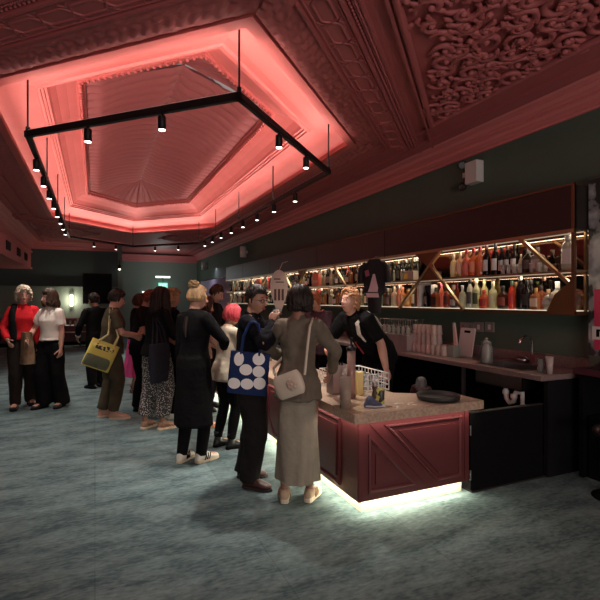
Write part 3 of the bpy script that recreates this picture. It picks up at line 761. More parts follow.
MB().bx(4.13, 4.22, yc_-.14, yc_+.1, US, US+.13, .003).build('card_body', mat('grey_card', (.42, .36, .32), .6), t)
MB().bx(4.128, 4.1295, yc_-.01, yc_+.08, US+.02, US+.10).build('yellow_mark', mat('yellow_print', (.7, .65, .12), .5), t)
# far bottles: small in the photo, repeated kinds
kinds = [('wine', BLK, (.3, .28, .25), BLK, 'grey-labelled black bottle'), ('round', (.42, .38, .28), (.45, .4, .3), (.4, .38, .35), 'cream-labelled pale bottle'), ('wine', GRN, CREAM, (.45, .4, .35), 'cream-labelled green bottle'),
         ('round', (.30, .10, .04), (.3, .2, .07), BLK, 'gold-labelled amber bottle'), ('slim', (.32, .33, .31), (.45, .44, .42), GREY, 'white-labelled clear bottle'), ('squat', (.05, .035, .03), WHT, BLK, 'squat white-labelled bottle'), ('slim', (.6, .08, .1), (.6, .3, .3), RED, 'slim red bottle')]
fp = [bottle(a, b_, l, c, 1.08) for a, b_, l, c, _ in kinds]; fu = set()
rnd = random.Random(5)
zones = [(6.05, 7.55, 'between hanging shirt and ginger bartender'), (7.6, 9.6, 'beyond the ginger bartender'), (9.65, 12.3, 'beside the hanging white board'), (12.35, 15.4, 'at the far end of the bar')]
for z, zn in ((US, 'upper'), (LS, 'lower')):
    y = 6.15
    while y < 15.4:
        i = rnd.choices(range(7), (4, 4, 3, 1.2, 3, 3, .5))[0]
        if z == US and y > 13 and rnd.random() < .3: y += .2; continue
        if not (z == LS and 5.7 < y < 5.9):
            zo = [q for q in zones if q[0] <= y < q[1]+.06][0]
            o = fp[i] if i not in fu else copy_tree(fp[i]); fu.add(i)
            o.location = (4.17+rnd.uniform(0, .1), y, z); o['label'] = '%s on the %s shelf %s' % (kinds[i][4], zn, zo[2]); o['group'] = '%s on the %s shelf %s' % (kinds[i][4], zn, zo[2])
        y += rnd.uniform(.105, .16)
for i, b in enumerate(fp):
    if i not in fu: [bpy.data.objects.remove(c) for c in list(b.children)]; bpy.data.objects.remove(b)
# coral pink cartons on the upper shelf
for px, s, lab in ((316, 1, 'coral orange carton on the upper shelf above the ginger bartender'), (258.5, 1.15, 'coral pink carton on the upper shelf above the man with glasses')):
    y = YX(px, 4.12); t = thing('carton', lab, 'box', (4.12, y, US))
    MB().bx(4.105, 4.16, y-.14*s, y+.14*s, US, US+.26*s, .003).build('card_body', glassy('coral_card_%d' % px, (.85, .22, .14), .4, .3), t)
    MB().bx(4.103, 4.1045, y-.10*s, y+.10*s, US+.06, US+.12).build('pale_band', mat('pale_print_%d' % px, (.8, .5, .4), .6), t)

# ================================================================== things on the back counter
cup = MB().lathe([(.040, 0), (.041, .006), (.031, .118), (.029, .118), (.029, .114), (.038, .008)], n=14)
cm = cup.build('plastic_cup', glassy('pink_clear_plastic', (.80, .66, .62), .15, .5, .12)); fst = True
y_l, y_r = YX(407, 3.95), YX(449, 3.95); n0 = 10; dy = (y_l-y_r)/(n0-1)
for lay, (a, b) in enumerate(((0, n0), (.5, n0-3), (2, n0-3.2))):
    k = 0
    while a+k < b:
        for r_ in range(3 if lay == 0 else 2):
            o = cm if fst else cm.copy()
            if not fst: COL.objects.link(o)
            fst = False
            o.location = (3.87+.088*r_+.04*lay, y_l-(a+k)*dy, CZ+.1185*lay)
            tag(o, 'upturned clear plastic cup in the %s layer of the pyramid on the back counter' % ('bottom', 'middle', 'top')[lay], 'cup', 'plastic cups, %s layer of the pyramid' % ('bottom', 'middle', 'top')[lay])
        k += 1
# glass rack with stemmed glasses
y0 = YX(399, 3.9)
t = thing('glass_rack', 'pale plastic glass rack under the row of wine glasses on the back counter', 'rack', (3.98, y0, CZ))
m = MB()
for z in (.0, .1, .2):
    m.bx(3.76, 4.2, y0-.36, y0+.42, CZ+z, CZ+z+.012); 
for i in range(9):
    yy = y0-.36+.78*i/8; m.bx(3.76, 3.772, yy-.006, yy+.006, CZ, CZ+.21); m.bx(4.188, 4.2, yy-.006, yy+.006, CZ, CZ+.21)
m.bx(3.77, 4.19, y0-.36, y0-.352, CZ, CZ+.21); m.bx(3.77, 4.19, y0+.412, y0+.42, CZ, CZ+.21); m.bx(3.764, 3.768, y0-.36, y0+.42, CZ, CZ+.21)
m.build('rack_body', glassy('pale_pink_rack', (.55, .45, .46), .3, .4, .25), t)
wg = MB().lathe([(.028, 0), (.036, .04), (.038, .075), (.03, .10), (.008, .118), (.004, .13), (.004, .19), (.006, .195), (.033, .20), (.033, .203)], n=14)
w0 = wg.build('wine_glass', M['glass']); fst = True
for k in range(7):
    for r_ in range(3):
        o = w0 if fst else w0.copy()
        if not fst: COL.objects.link(o)
        fst = False; o.location = (3.83+.12*r_, y0-.3+.11*k, CZ+.2125)
        tag(o, 'upturned stemmed wine glass standing on the pale rack', 'wine glass', 'wine glasses on the rack')
# boards, jar, tumblers by the sink
yy = YX(464, 4.1)
pr = [(-.11, 0), (.11, 0), (.11, .27), (.10, .285), (.045, .285), (.04, .265), (-.04, .265), (-.045, .285), (-.10, .285), (-.11, .27)]
t = thing('chopping_board', 'white chopping board with a handle slot upright on the back counter', 'chopping board', (4.1, yy, CZ))
MB().prism([(-.12, 0), (.12, 0), (.12, .33), (.11, .345), (-.11, .345), (-.12, .33)], lambda a, b, h: V((4.1+h+b*.18, yy+a, CZ+b*.98)), 0, .014).build('board', M['white'], t)
MB().prism([(-.05, .285), (.05, .285), (.05, .315), (-.05, .315)], lambda a, b, h: V((4.1+h+b*.18, yy+a, CZ+b*.98)), -.0015, -.0005).build('handle_slot', M['blackmatt'], t)
yy2 = YX(455.5, 4.05)
MBx = MB().prism([(-.10, 0), (-.03, 0), (-.10, .40), (-.13, .40)], lambda a, b, h: V((4.03+h, yy2-a-.1, CZ+b)), 0, .02)
solo(MBx, 'cutting_mat', mat('pale_pink_board', (.6, .5, .48), .5), 'thin pale board leaning sideways beside the white chopping board', 'chopping board', (4.03, yy2, CZ))
yy3 = YX(452, 3.95)
m = MB(); m.bx(3.9, 4.0, yy3-.08, yy3+.04, CZ, CZ+.13, .004); solo(m, 'napkin_holder', mat('grey_green_plastic', (.25, .28, .25), .4), 'grey green napkin box in front of the leaning pale board', 'napkin box', (3.95, yy3, CZ))
for px, s, lab in ((433, 1.0, 'dark bottle standing behind the right end of the cup pyramid'), (428, .9, 'dark bottle half hidden behind the plastic cups')):
    b = bottle('slim', (.05, .04, .04), None, BLK, s); b.location = (4.25, YX(px, 4.25), CZ); b['label'] = lab
jy = YX(486.5, 3.85)
j = thing('glass_jar', 'tall clear glass jar with a lid near the sink on the back counter', 'jar', (3.85, jy, CZ))
MB().lathe([(.001, 0), (.062, .002), (.066, .02), (.066, .17), (.05, .195), (.05, .21), (.046, .21), (.046, .196), (.06, .168), (.06, .02), (.001, .012)], (3.85, jy, CZ), 18).build('jar_body', M['glass'], j)
MB().lathe([(.052, .211), (.056, .215), (.05, .235), (.02, .245), (.014, .25), (.02, .265), (.012, .275)], (3.85, jy, CZ), 16).build('lid', M['glass'], j)
f_ = MB(); r2 = random.Random(3)
for k in range(40):
    a = r2.uniform(0, 6.28); q = r2.uniform(0, .045); f_.sph((3.85+q*math.cos(a), jy+q*math.sin(a), CZ+.03+r2.uniform(0, .11)), .013, 6, 4)
f_ = f_.build('garnish', mat('dried_garnish', (.35, .3, .22), .7), j); f_['kind'] = 'stuff'
for px, X, h, mm, lab in ((540.5, 3.82, .13, M['glass'], 'clear tumbler at the right end of the back counter'), (549.5, 3.82, .16, cm.data.materials[0], 'tall pink plastic cup at the right end of the back counter')):
    y = YX(px, X); m = MB().lathe([(.001, 0), (.026, .001), (.034, h), (.032, h), (.024, .006), (.001, .005)], (X, y, CZ), 16)
    solo(m, 'cup', mm, lab, 'cup', (X, y, CZ))
y = YX(517, 4.16); m = MB().lathe([(.001, 0), (.05, .001), (.075, .05), (.072, .05), (.047, .006), (.001, .005)], (4.25, y, CZ), 18); solo(m, 'small_bowl', M['steel'], 'small steel bowl on the counter behind the sink', 'bowl', (4.25, y, CZ))
y = YX(507, 3.82); m = MB(); m.bx(4.2, 4.34, y-.02, y+.05, CZ, CZ+.11, .006); solo(m, 'sponge_caddy', mat('dark_red_plastic', (.12, .04, .04), .5), 'small dark red caddy against the backsplash by the sink', 'caddy', (4.27, y, CZ))
# sockets above the counter
for px, wdt, lab in ((467.3, .24, 'wide pale double socket plate above the chopping board'), (479.2, .15, 'square pale switch plate between the two sockets'), (490, .14, 'pale socket with a dark outlet right of the switch plate')):
    q = ray(px, 327, X=WX); t = thing('wall_socket', lab, 'socket', (WX, q.y, q.z))
    MB().bx(WX-.012, WX, q.y-wdt/2, q.y+wdt/2, q.z-.06, q.z+.06, .004).build('plate', mat('socket_plate_%d' % px, (.26, .235, .215), .5), t)
    n = 2 if wdt > .2 else 1; k = MB()
    for i in range(n):
        o = (i-.5*(n-1))*.12
        if 'switch' in lab: k.bx(WX-.016, WX-.0125, q.y+o-.02, q.y+o+.02, q.z-.03, q.z+.03)
        else:
            for dy_, dz_ in ((0, .015), (-.015, -.012), (.015, -.012)): k.bx(WX-.0135, WX-.0125, q.y+o+dy_-.005, q.y+o+dy_+.005, q.z+dz_-.009, q.z+dz_+.009)
    k.build('rocker' if 'switch' in lab else 'outlet', M['white'] if 'switch' in lab else M['blackmatt'], t)

# ================================================================== things on the bar
BZ = .7785
p = ray(322, 391, Z=BZ)
t = thing('cup_dispenser', 'clear acrylic box of straws and napkins on the bar beside the grey jacket', 'dispenser', (p.x, p.y, BZ))
m = MB(); ax, ay, ah = .17, .12, .25
x, y = 1.97, 3.63
t.location = (x, y, BZ)
for q in ((x-ax/2, x+ax/2, y-ay/2, y-ay/2+.004), (x-ax/2, x+ax/2, y+ay/2-.004, y+ay/2), (x-ax/2, x-ax/2+.004, y-ay/2, y+ay/2), (x+ax/2-.004, x+ax/2, y-ay/2, y+ay/2), (x-.002, x+.002, y-ay/2, y+ay/2)): m.bx(*q, BZ, BZ+ah)
m.bx(x-ax/2, x+ax/2, y-ay/2, y+ay/2, BZ, BZ+.004); m.build('acrylic_box', glassy('pink_acrylic', (.8, .68, .64), .08, .5, .68), t)
MB().bx(x-.07, x-.03, y-.045, y+.045, BZ+.005, BZ+.15).build('pink_napkins', mat('pink_paper', (.6, .34, .31), .7), t)
MB().bx(x+.01, x+.045, y-.045, y+.045, BZ+.005, BZ+.17).build('blue_sachets', mat('blue_paper', (.42, .48, .62), .7), t)
MB().bx(x+.05, x+.078, y-.045, y+.045, BZ+.005, BZ+.2).build('white_straws', mat('white_paper', (.6, .55, .5), .7), t)
m = MB()
for i in range(5): m.tube([(x-.06+i*.026, y, BZ+ah-.06), (x-.06+i*.026, y+.01, BZ+ah+.02)], .009, 6)
m.build('black_tops', M['black'], t)
m = MB().bx(2.07, 2.12, 3.45, 3.51, BZ, BZ+.2, .004); t = thing('menu_card', 'small yellow card standing on the bar behind the tall cup tube', 'card', (2.095, 3.48, BZ)); m.build('card', mat('yellow_card', (.7, .55, .22), .6), t)
q = ray(351.3, 398, Z=BZ); x, y = q.x, q.y
t = thing('cup_tube', 'tall clear tube of stacked cups with a black lid on the bar', 'cup dispenser', (x, y, BZ))
m = MB().lathe([(.001, 0), (.036, .001), (.036, .40), (.033, .40), (.033, .005)], (x, y, BZ), 18).build('tube', glassy('rose_tube', (.8, .5, .42), .08, .5, .45), t)
m = MB()
for i in range(15): m.lathe([(.022, .006+i*.026), (.030, .028+i*.026), (.0305, .03+i*.026)], (x, y, BZ), 14)
m.build('stacked_cups', glassy('rose_cups', (.85, .62, .55), .2, .5), t)
MB().lathe([(.04, .40), (.042, .405), (.042, .425), (.02, .43), (.02, .445), (.008, .45), (.008, .49), (.014, .5), (.008, .51)], (x, y, BZ), 16).build('lid', M['black'], t)
q = ray(343, 409, Z=BZ); x, y = q.x+.02, q.y
solo(MB().lathe([(.001, 0), (.042, .001), (.046, .24), (.044, .24), (.039, .006), (.001, .005)], (x, y, BZ), 18), 'tall_tumbler', glassy('tan_plastic', (.70, .54, .44), .08, .5, .42), 'tall empty tan plastic tumbler at the corner of the bar', 'cup', (x, y, BZ))
q = ray(374, 407, Z=BZ); x, y = q.x, q.y
t = thing('glasses_pouch', 'navy and grey soft pouch lying on the bar corner', 'pouch', (x, y, BZ))
m = MB(); R = []
for i in range(9):
    f = i/8; hw = .045*math.sin(PI*min(.93, max(.12, f)))**.5; hh = [.02, .075, .09, .082, .066, .05, .04, .03, .012][i]
    R.append([V((-.075+.15*f, hw*math.cos(a), max(0, hh*.5+hh*.5*math.sin(a)))) for a in [2*PI*j/12 for j in range(12)]])
m.rings(R).xf(Matrix.Translation((x, y, BZ)) @ Matrix.Rotation(-.35, 4, 'Z')); m.build('body', mat('navy_cloth', (.045, .055, .10), .7, bump=.2, bscale=90), t)
m = MB(); R = []
for i in range(7):
    f = i/6; R.append([V((-.07+.145*f, .048*math.cos(a)*(.7+.3*math.sin(PI*f)), .010+.010*math.sin(a))) for a in [2*PI*j/10 for j in range(10)]])
m.rings(R).xf(Matrix.Translation((x, y, BZ)) @ Matrix.Rotation(-.35, 4, 'Z')); m.build('trim', mat('pale_grey_cloth', (.4, .4, .42), .7), t)
q = ray(380.5, 405, Z=BZ); x, y = q.x, q.y
t = thing('drink_can', 'black, yellow and green drink can on the bar corner', 'can', (x, y, BZ))
cprf = [(.001, 0), (.027, .001), (.032, .01), (.032, .122), (.026, .134), (.026, .137), (.022, .132), (.001, .131)]
MB().lathe(cprf, (x, y, BZ), 20).build('can_body', pattern_mat('can_print', 'noise', (.02, .02, .02), (.55, .5, .10), 14, .35, .5, (.15, .35, .1)), t)
MB().lathe([(.001, .1312), (.022, .1322), (.0262, .1375), (.0265, .134)], (x, y, BZ), 20).build('can_top', M['steel'], t)
q = ray(374.5, 398, Z=BZ); x, y = q.x, q.y
t = thing('pepper_grinder', 'small dark grinder behind the drink can on the bar', 'grinder', (x, y, BZ))
MB().lathe([(.001, 0), (.024, .001), (.024, .03), (.016, .06), (.02, .09), (.022, .10)], (x, y, BZ), 14).build('body', mat('dark_wood', (.05, .025, .02), .4), t)
MB().lathe([(.021, .1), (.024, .115), (.018, .135), (.004, .14)], (x, y, BZ), 14).build('cap', M['steel'], t)
for k, (px, py_, a, ln, lab) in enumerate(((404, 403.5, .2, .16, 'long white paper slip lying on the bar top'), (396, 407, .6, .06, 'short white paper scrap in front of the long slip'), (412, 405, -.4, .07, 'small white slip on the bar near the black tray'))):
    q = ray(px, py_, Z=BZ); m = MB(); n = 6
    P = [[V((-ln/2+ln*i/n, w_, .001+.004*math.sin(i*1.3+k))) for w_ in (-.012, .012)] for i in range(n+1)]
    m.grid(P); m.xf(Matrix.Rotation(a-.4, 4, 'Z')); m.v += [(p_[0], p_[1], p_[2]+.0008) for p_ in m.v]; nn_ = (n+1)*2
    m.f += [tuple(i+nn_ for i in f) for f in m.f[:n]]; m.sm += [True]*n; m.xf(Matrix.Translation((q.x, q.y, BZ)))
    solo(m, 'paper_slip', mat('paper_%d' % k, (.75, .7, .62), .7), lab, 'paper', (q.x, q.y, BZ))
# round black tray
q = ray(438, 396, Z=BZ); x, y = 2.60, 3.06
t = thing('serving_tray', 'round black rubber serving tray on the right end of the bar', 'tray', (x, y, BZ))
MB().lathe([(.001, 0), (.155, .001), (.172, .012), (.178, .042), (.173, .043), (.165, .016), (.15, .009), (.001, .008)], (x, y, BZ), 36).build('tray_body', mat('black_rubber_tray', (.012, .012, .013), .55), t)
# white wire glass basket
x0, x1, y0, y1 = 1.99, 2.43, 3.52, 4.04; zb = BZ
t = thing('glass_basket', 'white wire dishwasher basket of glasses on the bar', 'basket', ((x0+x1)/2, (y0+y1)/2, zb))
m = MB()
for z in (.012, .06, .11, .16): m.tube([(x0, y0, zb+z), (x1, y0, zb+z), (x1, y1, zb+z), (x0, y1, zb+z)], .006, 6, closed=True)
m.build('hoops', M['white'], t)
m = MB()
for i in range(9):
    xx = x0+(x1-x0)*i/8; m.tube([(xx, y0, zb+.01), (xx, y0, zb+.165)], .004, 6); m.tube([(xx, y1, zb+.01), (xx, y1, zb+.165)], .004, 6); m.tube([(xx, y0, zb+.012), (xx, y1, zb+.012)], .004, 6)
for i in range(1, 9):
    yy = y0+(y1-y0)*i/9; m.tube([(x0, yy, zb+.01), (x0, yy, zb+.165)], .004, 6); m.tube([(x1, yy, zb+.01), (x1, yy, zb+.165)], .004, 6)
m.build('wires', M['white'], t)
g0 = MB().lathe([(.036, 0), (.037, .003), (.028, .12), (.001, .122)], n=14).build('basket_glass', M['glass']); fst = True
for i in range(4):
    for j in range(4):
        o = g0 if fst else g0.copy()
        if not fst: COL.objects.link(o)
        fst = False; o.location = (x0+.055+i*.095, y0+.06+j*.11, zb+.018)
        tag(o, 'upturned clear glass standing in the white wire basket', 'glass', 'glasses in the wire basket')
# more glasses and bottles further along the bar, seen between the customers
for k, (Y_, lab) in enumerate(((4.9, 'beyond the grey jacket, nearest'), (5.15, 'beyond the grey jacket, second'), (5.4, 'beyond the grey jacket, third'), (5.62, 'beyond the grey jacket, furthest'))):
    b = bottle(('round', 'slim', 'jar', 'round')[k], ((.7, .68, .65), (.75, .72, .5), (.7, .7, .68), (.72, .5, .4))[k], (WHT, CREAM, None, WHT)[k], (GREY, GOLD, None, BLK)[k], 1, .25); b.location = (2.22, Y_, BZ); b['label'] = 'bottle on the bar '+lab
fst = True
for i in range(9):
    for j in range(2):
        o = w0.copy(); COL.objects.link(o); o.location = (2.05+.11*j, 5.9+.13*i, BZ); tag(o, 'upturned wine glass in the double row along the bar behind the man with glasses', 'wine glass', 'wine glasses along the bar')
# hanging garment and hanging white board on the shelving
ya = YX(374.5, 3.88); zt, zb_ = 2.22, 1.40
def garment():
    R = []
    for i in range(22):
        f = i/21; z = zt-(zt-zb_)*f
        hw = .08+.10*min(1, f*7)-.04*max(0, f-.2)-(.05 if f > .66 else 0)
        hd = .035+.012*math.sin(f*9)
        R.append([V((4.02+hd*math.sin(a)+.012*math.sin(a*3+f*5), ya+hw*math.cos(a)*(1+.04*math.sin(3*a+f*6)), z)) for a in [2*PI*j/20 for j in range(20)]])
    return MB().rings(R).xf(RG)
RG = Matrix.Translation((3.88, ya, 0)) @ Matrix.Rotation(.75, 4, 'Z') @ Matrix.Translation((-4.02, -ya, 0))
t = thing('hanging_shirt', 'black shirt with a pale pink print hanging in front of the bar shelves', 'garment', (3.88, ya, zb_))
garment().build('cloth', mat('black_cotton', (.008, .007, .010), .9, bump=.2, bscale=30), t)
for sg in (-1, 1):
    sl = MB().tube([RG @ V((4.02, ya+sg*.13, zt-.06)), RG @ V((4.01, ya+sg*.195, zt-.13)), RG @ V((4.0, ya+sg*.215, zt-.30)), RG @ V((4.0, ya+sg*.21, zt-.36))], [.05, .058, .062, .06], 12, flat=.7)
    sl.build('sleeve', t.children[0].data.materials[0], t)
pm = mat('pale_pink_print', (.50, .36, .40), .8); pk = mat('plum_print', (.22, .06, .10), .8)
fg = lambda a, b, h: RG @ V((3.963-h, ya-a, b))
MB().prism([(-.01, 1.99), (.02, 1.99), (.07, 1.78), (.06, 1.72), (-.09, 1.72), (-.06, 1.80)], fg, 0, .003).build('print', pm, t)
MB().prism([(-.12, 1.705), (.07, 1.705), (.085, 1.64), (-.10, 1.64)], fg, 0, .003).build('print', pm, t)
MB().prism([(-.14, 2.04), (-.08, 2.06), (-.06, 1.97), (-.12, 1.95)], fg, -.004, .003).build('print', pk, t)
MB().tube([(3.88, ya, zt-.01), (3.88, ya, zt+.03), (3.95, ya, zt+.05), (4.10, ya, zt+.04)], .005, 6).build('hanger_hook', M['chrome'], t)
q = ray(279, 295, X=3.86); ya = q.y
t = thing('hanging_board', 'white paddle-shaped board with dark marks hanging by the bar shelves', 'sign board', (3.86, ya, 1.25))
pol = []
for i in range(40):
    a = 2*PI*i/40; r = .235 if math.sin(a) > -.2 else .235-.09*min(1, (-.2-math.sin(a))*1.6)
    pol.append((r*.8*math.cos(a), 1.93+(.36 if math.sin(a) > 0 else .66)*math.sin(a)))
MB().prism(pol, lambda a, b, h: V((3.86+a+h*.35, ya+h-a*.35, b)), 0, .03).build('board', mat('off_white_board', (.62, .59, .57), .6), t)
m = MB()
for a, b, w_, h_ in ((-.10, 1.72, .05, .26), (.0, 1.72, .05, .26), (.10, 1.72, .05, .26), (-.05, 2.08, .14, .03), (.02, 2.01, .18, .025)):
    m.prism([(a*.8-w_/2, b-h_/2), (a*.8+w_/2, b-h_/2), (a*.8+w_/2, b+h_/2), (a*.8-w_/2, b+h_/2)], lambda a, b, h: V((3.86+a+h*.35, ya+h-a*.35, b)), -.004, -.001)
m.build('dark_marks', mat('board_marks', (.10, .06, .06), .7), t)
MB().tube([(3.87, ya+.015, 2.28), (3.95, ya+.015, 2.45), (4.09, ya+.015, 2.5)], .006, 6).build('cord', M['white'], t)
# ================================================================== wall fixtures, right-hand corner, far room
q = ray(473.5, 172.5, X=4.33)
t = thing('emergency_light', 'white emergency light box with two black lamp heads high on the bar wall', 'emergency light', (WX, q.y, q.z))
MB().bx(WX-.12, WX, q.y-.10, q.y+.10, q.z-.135, q.z+.135, .008).build('box', M['white'], t)
MB().bx(WX-.09, WX-.06, q.y+.10, q.y+.17, q.z-.03, q.z+.03).build('bracket', M['white'], t)
for dz in (.14, -.14):
    h = MB(); h.tube([(WX-.075, q.y+.15, q.z), (WX-.075, q.y+.15, q.z+dz*.6)], .012, 8)
    h.xf(Matrix.Identity(4)); d = V((-.6, -.5, -.35 if dz > 0 else -.5)).normalized(); c = V((WX-.09, q.y+.17, q.z+dz))
    h.tube([c-d*.05, c-d*.04, c+d*.03, c+d*.035], [.03, .045, .052, .05], 14); hb = h.build('lamp_head', M['black'], t)
    MB().tube([c+d*.034, c+d*.038], .042, 14).build('lens', M['chrome'], hb)
for px, py, lab in ((243.5, 252, 'white cylinder speaker high on the bar wall, the nearer of two'), (204, 266, 'white cylinder speaker high on the bar wall, the further of two')):
    q = ray(px, py, X=WX-.13); t = thing('wall_speaker', lab, 'speaker', (WX, q.y, q.z), 'cylinder wall speakers')
    MB().lathe([(.001, -.17), (.10, -.165), (.10, .165), (.001, .17)], (WX-.14, q.y, q.z), 18).build('cabinet', M['white'], t)
    MB().bx(WX-.06, WX, q.y-.03, q.y+.03, q.z-.04, q.z+.04).build('bracket', M['white'], t)
PX = 4.28
struct(MB().bx(PX, WX, -3, 2.925, 0, 2.74).build('wall_right', M['wall']), 'shallow wall pier at the right end of the bar')
# grey mural print and pink poster at the right end of the bar wall
mw = pattern_mat('grey_print', 'noise', (.02, .02, .02), (.20, .20, .205), 5.5, .7, .5, (.42, .42, .42))
t = thing('wall_print', 'large mottled black and grey print on the wall right of the shelving', 'poster', (PX, 2.0, 1.2))
MB().bx(PX-.012, PX-.001, 1.3, 2.92, 1.08, 2.73).build('sheet', mw, t)
t = thing('pink_poster', 'crimson pink poster with a white square at the right edge of the photo', 'poster', (PX, 2.3, 1.2))
MB().bx(PX-.02, PX-.013, 1.7, 2.86, 1.14, 1.70).build('sheet', mat('crimson_paper', (.45, .03, .09), .6), t)
q = ray(596.5, 333, X=PX-.02); sq = MB().bx(PX-.023, PX-.0205, q.y-.12, q.y+.04, q.z-.06, q.z+.06).build('white_square', M['white'], t)
m = MB(); m.bx(PX-.025, PX-.0235, q.y-.03, q.y+.0, q.z-.035, q.z+.035); m.bx(PX-.025, PX-.0235, q.y-.07, q.y-.03, q.z+.015, q.z+.035); m.bx(PX-.025, PX-.0235, q.y-.09, q.y-.07, q.z-.035, q.z+.035); m.build('black_mark', M['blackmatt'], sq)
# burgundy topped side counter, cloth, stool and low black cabinet
sc = thing('side_counter', 'burgundy topped wall counter at the right edge beside the back counter', 'counter', (4.2, 2.0, .9))
MB().bx(3.98, PX-.002, .9, 2.87, .93, .985, .006).build('top', mat('burgundy_laminate', (.055, .010, .016), .5), sc)
MB().bx(4.02, PX-.002, 2.80, 2.84, .0, .93).build('end_panel', M['blackmatt'], sc)
m = MB(); r2 = random.Random(9)
P = []
for i in range(19):
    row = []
    for j in range(11):
        a, b = i/18*2-1, j/10*2-1; e = max(0, 1-(a*a)**1.5-(b*b)**1.5+.2)
        row.append(V((4.17+.15*b*(1+.1*math.sin(5*a)), 2.55+.25*a*(1+.1*math.sin(4*b)), .9865+min(1, e)*(.05+.045*noise.noise(V((a*2.2, b*2.2, 3)))+.02*abs(math.sin(a*6+b*4))))))
    P.append(row)
m.grid(P); n0 = len(m.v); m.v += [(p[0], p[1], .986) for p in m.v]; m.f += [tuple(i+n0 for i in f)[::-1] for f in m.f]; m.sm += [False]*(len(m.f)-len(m.sm))
solo(m, 'folded_cloth', mat('black_cloth', (.012, .008, .010), .9), 'crumpled dark cloth on the burgundy side counter', 'cloth', (4.17, 2.55, .986))
cb = thing('low_cabinet', 'low black cabinet under the burgundy side counter', 'cabinet', (4.2, 2.0, 0))
MB().bx(4.06, PX-.03, 1.0, 2.78, .0, .56, .006).build('body', M['blackmatt'], cb)
for yy in (1.5, 2.1): 
    d = MB().bx(4.045, 4.058, yy, yy+.57, .06, .53, .003).build('door', M['black'], cb); MB().bx(4.03, 4.045, yy+.5, yy+.52, .3, .42).build('handle', M['black'], d)
q = V((4.0-.18, 2.52))
st = thing('bar_stool', 'low black stool with a chrome post by the right edge', 'stool', (3.84, 2.40, 0))
x, y = 3.84, 2.40
MB().lathe([(.001, .50), (.15, .50), (.165, .52), (.165, .545), (.15, .565), (.001, .575)], (x, y, 0), 24).build('seat', mat('black_leather', (.012, .010, .010), .45), st)
MB().lathe([(.02, .03), (.02, .5)], (x, y, 0), 12).build('post', M['chrome'], st)
MB().lathe([(.001, 0), (.17, .001), (.17, .012), (.05, .03), (.03, .035)], (x, y, 0), 24).build('base', M['blackmatt'], st)
# dark sack under the back counter
q = ray(441, 395, X=3.55)
sk = thing('dark_red_sack', 'dark red sack with a grey top standing behind the bar near the tray', 'bag', (3.45, 4.35, .012))
m = MB(); m.lathe([(.001, 0), (.17, .002), (.20, .12), (.18, .35), (.13, .52), (.10, .6)], (3.45, 4.35, .012), 18); m = remesh(m, .02, 2); folds(m, .02, (8, 8, 4), 2)
m.build('sack_body', mat('dark_red_bag', (.035, .008, .010), .7), sk)
MB().lathe([(.07, .585), (.06, .66), (.045, .69), (.02, .70), (.001, .70)], (3.45, 4.35, .012), 16).build('grey_top', mat('grey_plastic_lid', (.07, .065, .065), .5), sk)
# pleated panel at the far end of the bar wall
m = MB(); P = []
for i in range(161):
    y = 15.75+5.0*i/160; P.append([V((WX-.07+.03*math.sin(i*.9), y, z)) for z in (.3, 2.42)])
m.grid(P); n0 = len(m.v); m.v += [(p[0]+.008, p[1], p[2]) for p in m.v]; m.f += [tuple(i+n0 for i in f)[::-1] for f in m.f]; m.sm += [True]*(len(m.f)-len(m.sm))
cu = thing('curtain', 'pale lilac pleated curtain beyond the far end of the bar shelves', 'curtain', (WX-.07, 18.2, .3)); m.build('cloth', mat('lilac_cloth', (.42, .37, .48), .8), cu)
MB().tube([(WX-.07, 15.7, 2.44), (WX-.07, 20.8, 2.44)], .018, 8).build('rail', M['black'], cu)
# far wall: light, exit sign, door
q = ray(163, 277, Y=YF-.1); t = thing('wall_light', 'white bar light above the exit sign on the far wall', 'light', (q.x, YF, q.z))
MB().bx(q.x-.34, q.x+.34, YF-.06, YF, q.z-.05, q.z+.05, .005).build('housing', M['white'], t); MB().bx(q.x-.32, q.x+.32, YF-.066, YF-.061, q.z-.04, q.z+.04).build('diffuser', M['lit'], t)
q = ray(163, 285.5, Y=YF-.3); t = thing('exit_sign', 'green lit exit sign on the far wall', 'sign', (q.x, YF-.3, q.z))
MB().bx(q.x-.2, q.x+.2, YF-.33, YF-.28, q.z-.12, q.z+.12, .004).build('case', M['exit'], t)
MB().tube([(q.x, YF-.3, q.z+.12), (q.x, YF-.3, q.z+.35), (q.x, YF-.0, q.z+.35)], .012, 6).build('bracket', M['black'], t)
fnt = bpy.data.curves.new('exit_text', 'FONT'); fnt.body = 'EXIT'; fnt.size = .15; fnt.extrude = .002; fnt.align_x = 'CENTER'; fnt.align_y = 'CENTER'
fo = bpy.data.objects.new('lettering', fnt); COL.objects.link(fo); bpy.context.view_layer.update()
dg = bpy.context.evaluated_depsgraph_get(); me = bpy.data.meshes.new_from_object(fo.evaluated_get(dg)); bpy.data.objects.remove(fo)
me.materials.clear(); me.materials.append(M['exitw']); fo = bpy.data.objects.new('lettering', me); COL.objects.link(fo); fo.parent = t; fo.location = (0, -.033, 0); fo.rotation_euler = (PI/2, 0, 0)
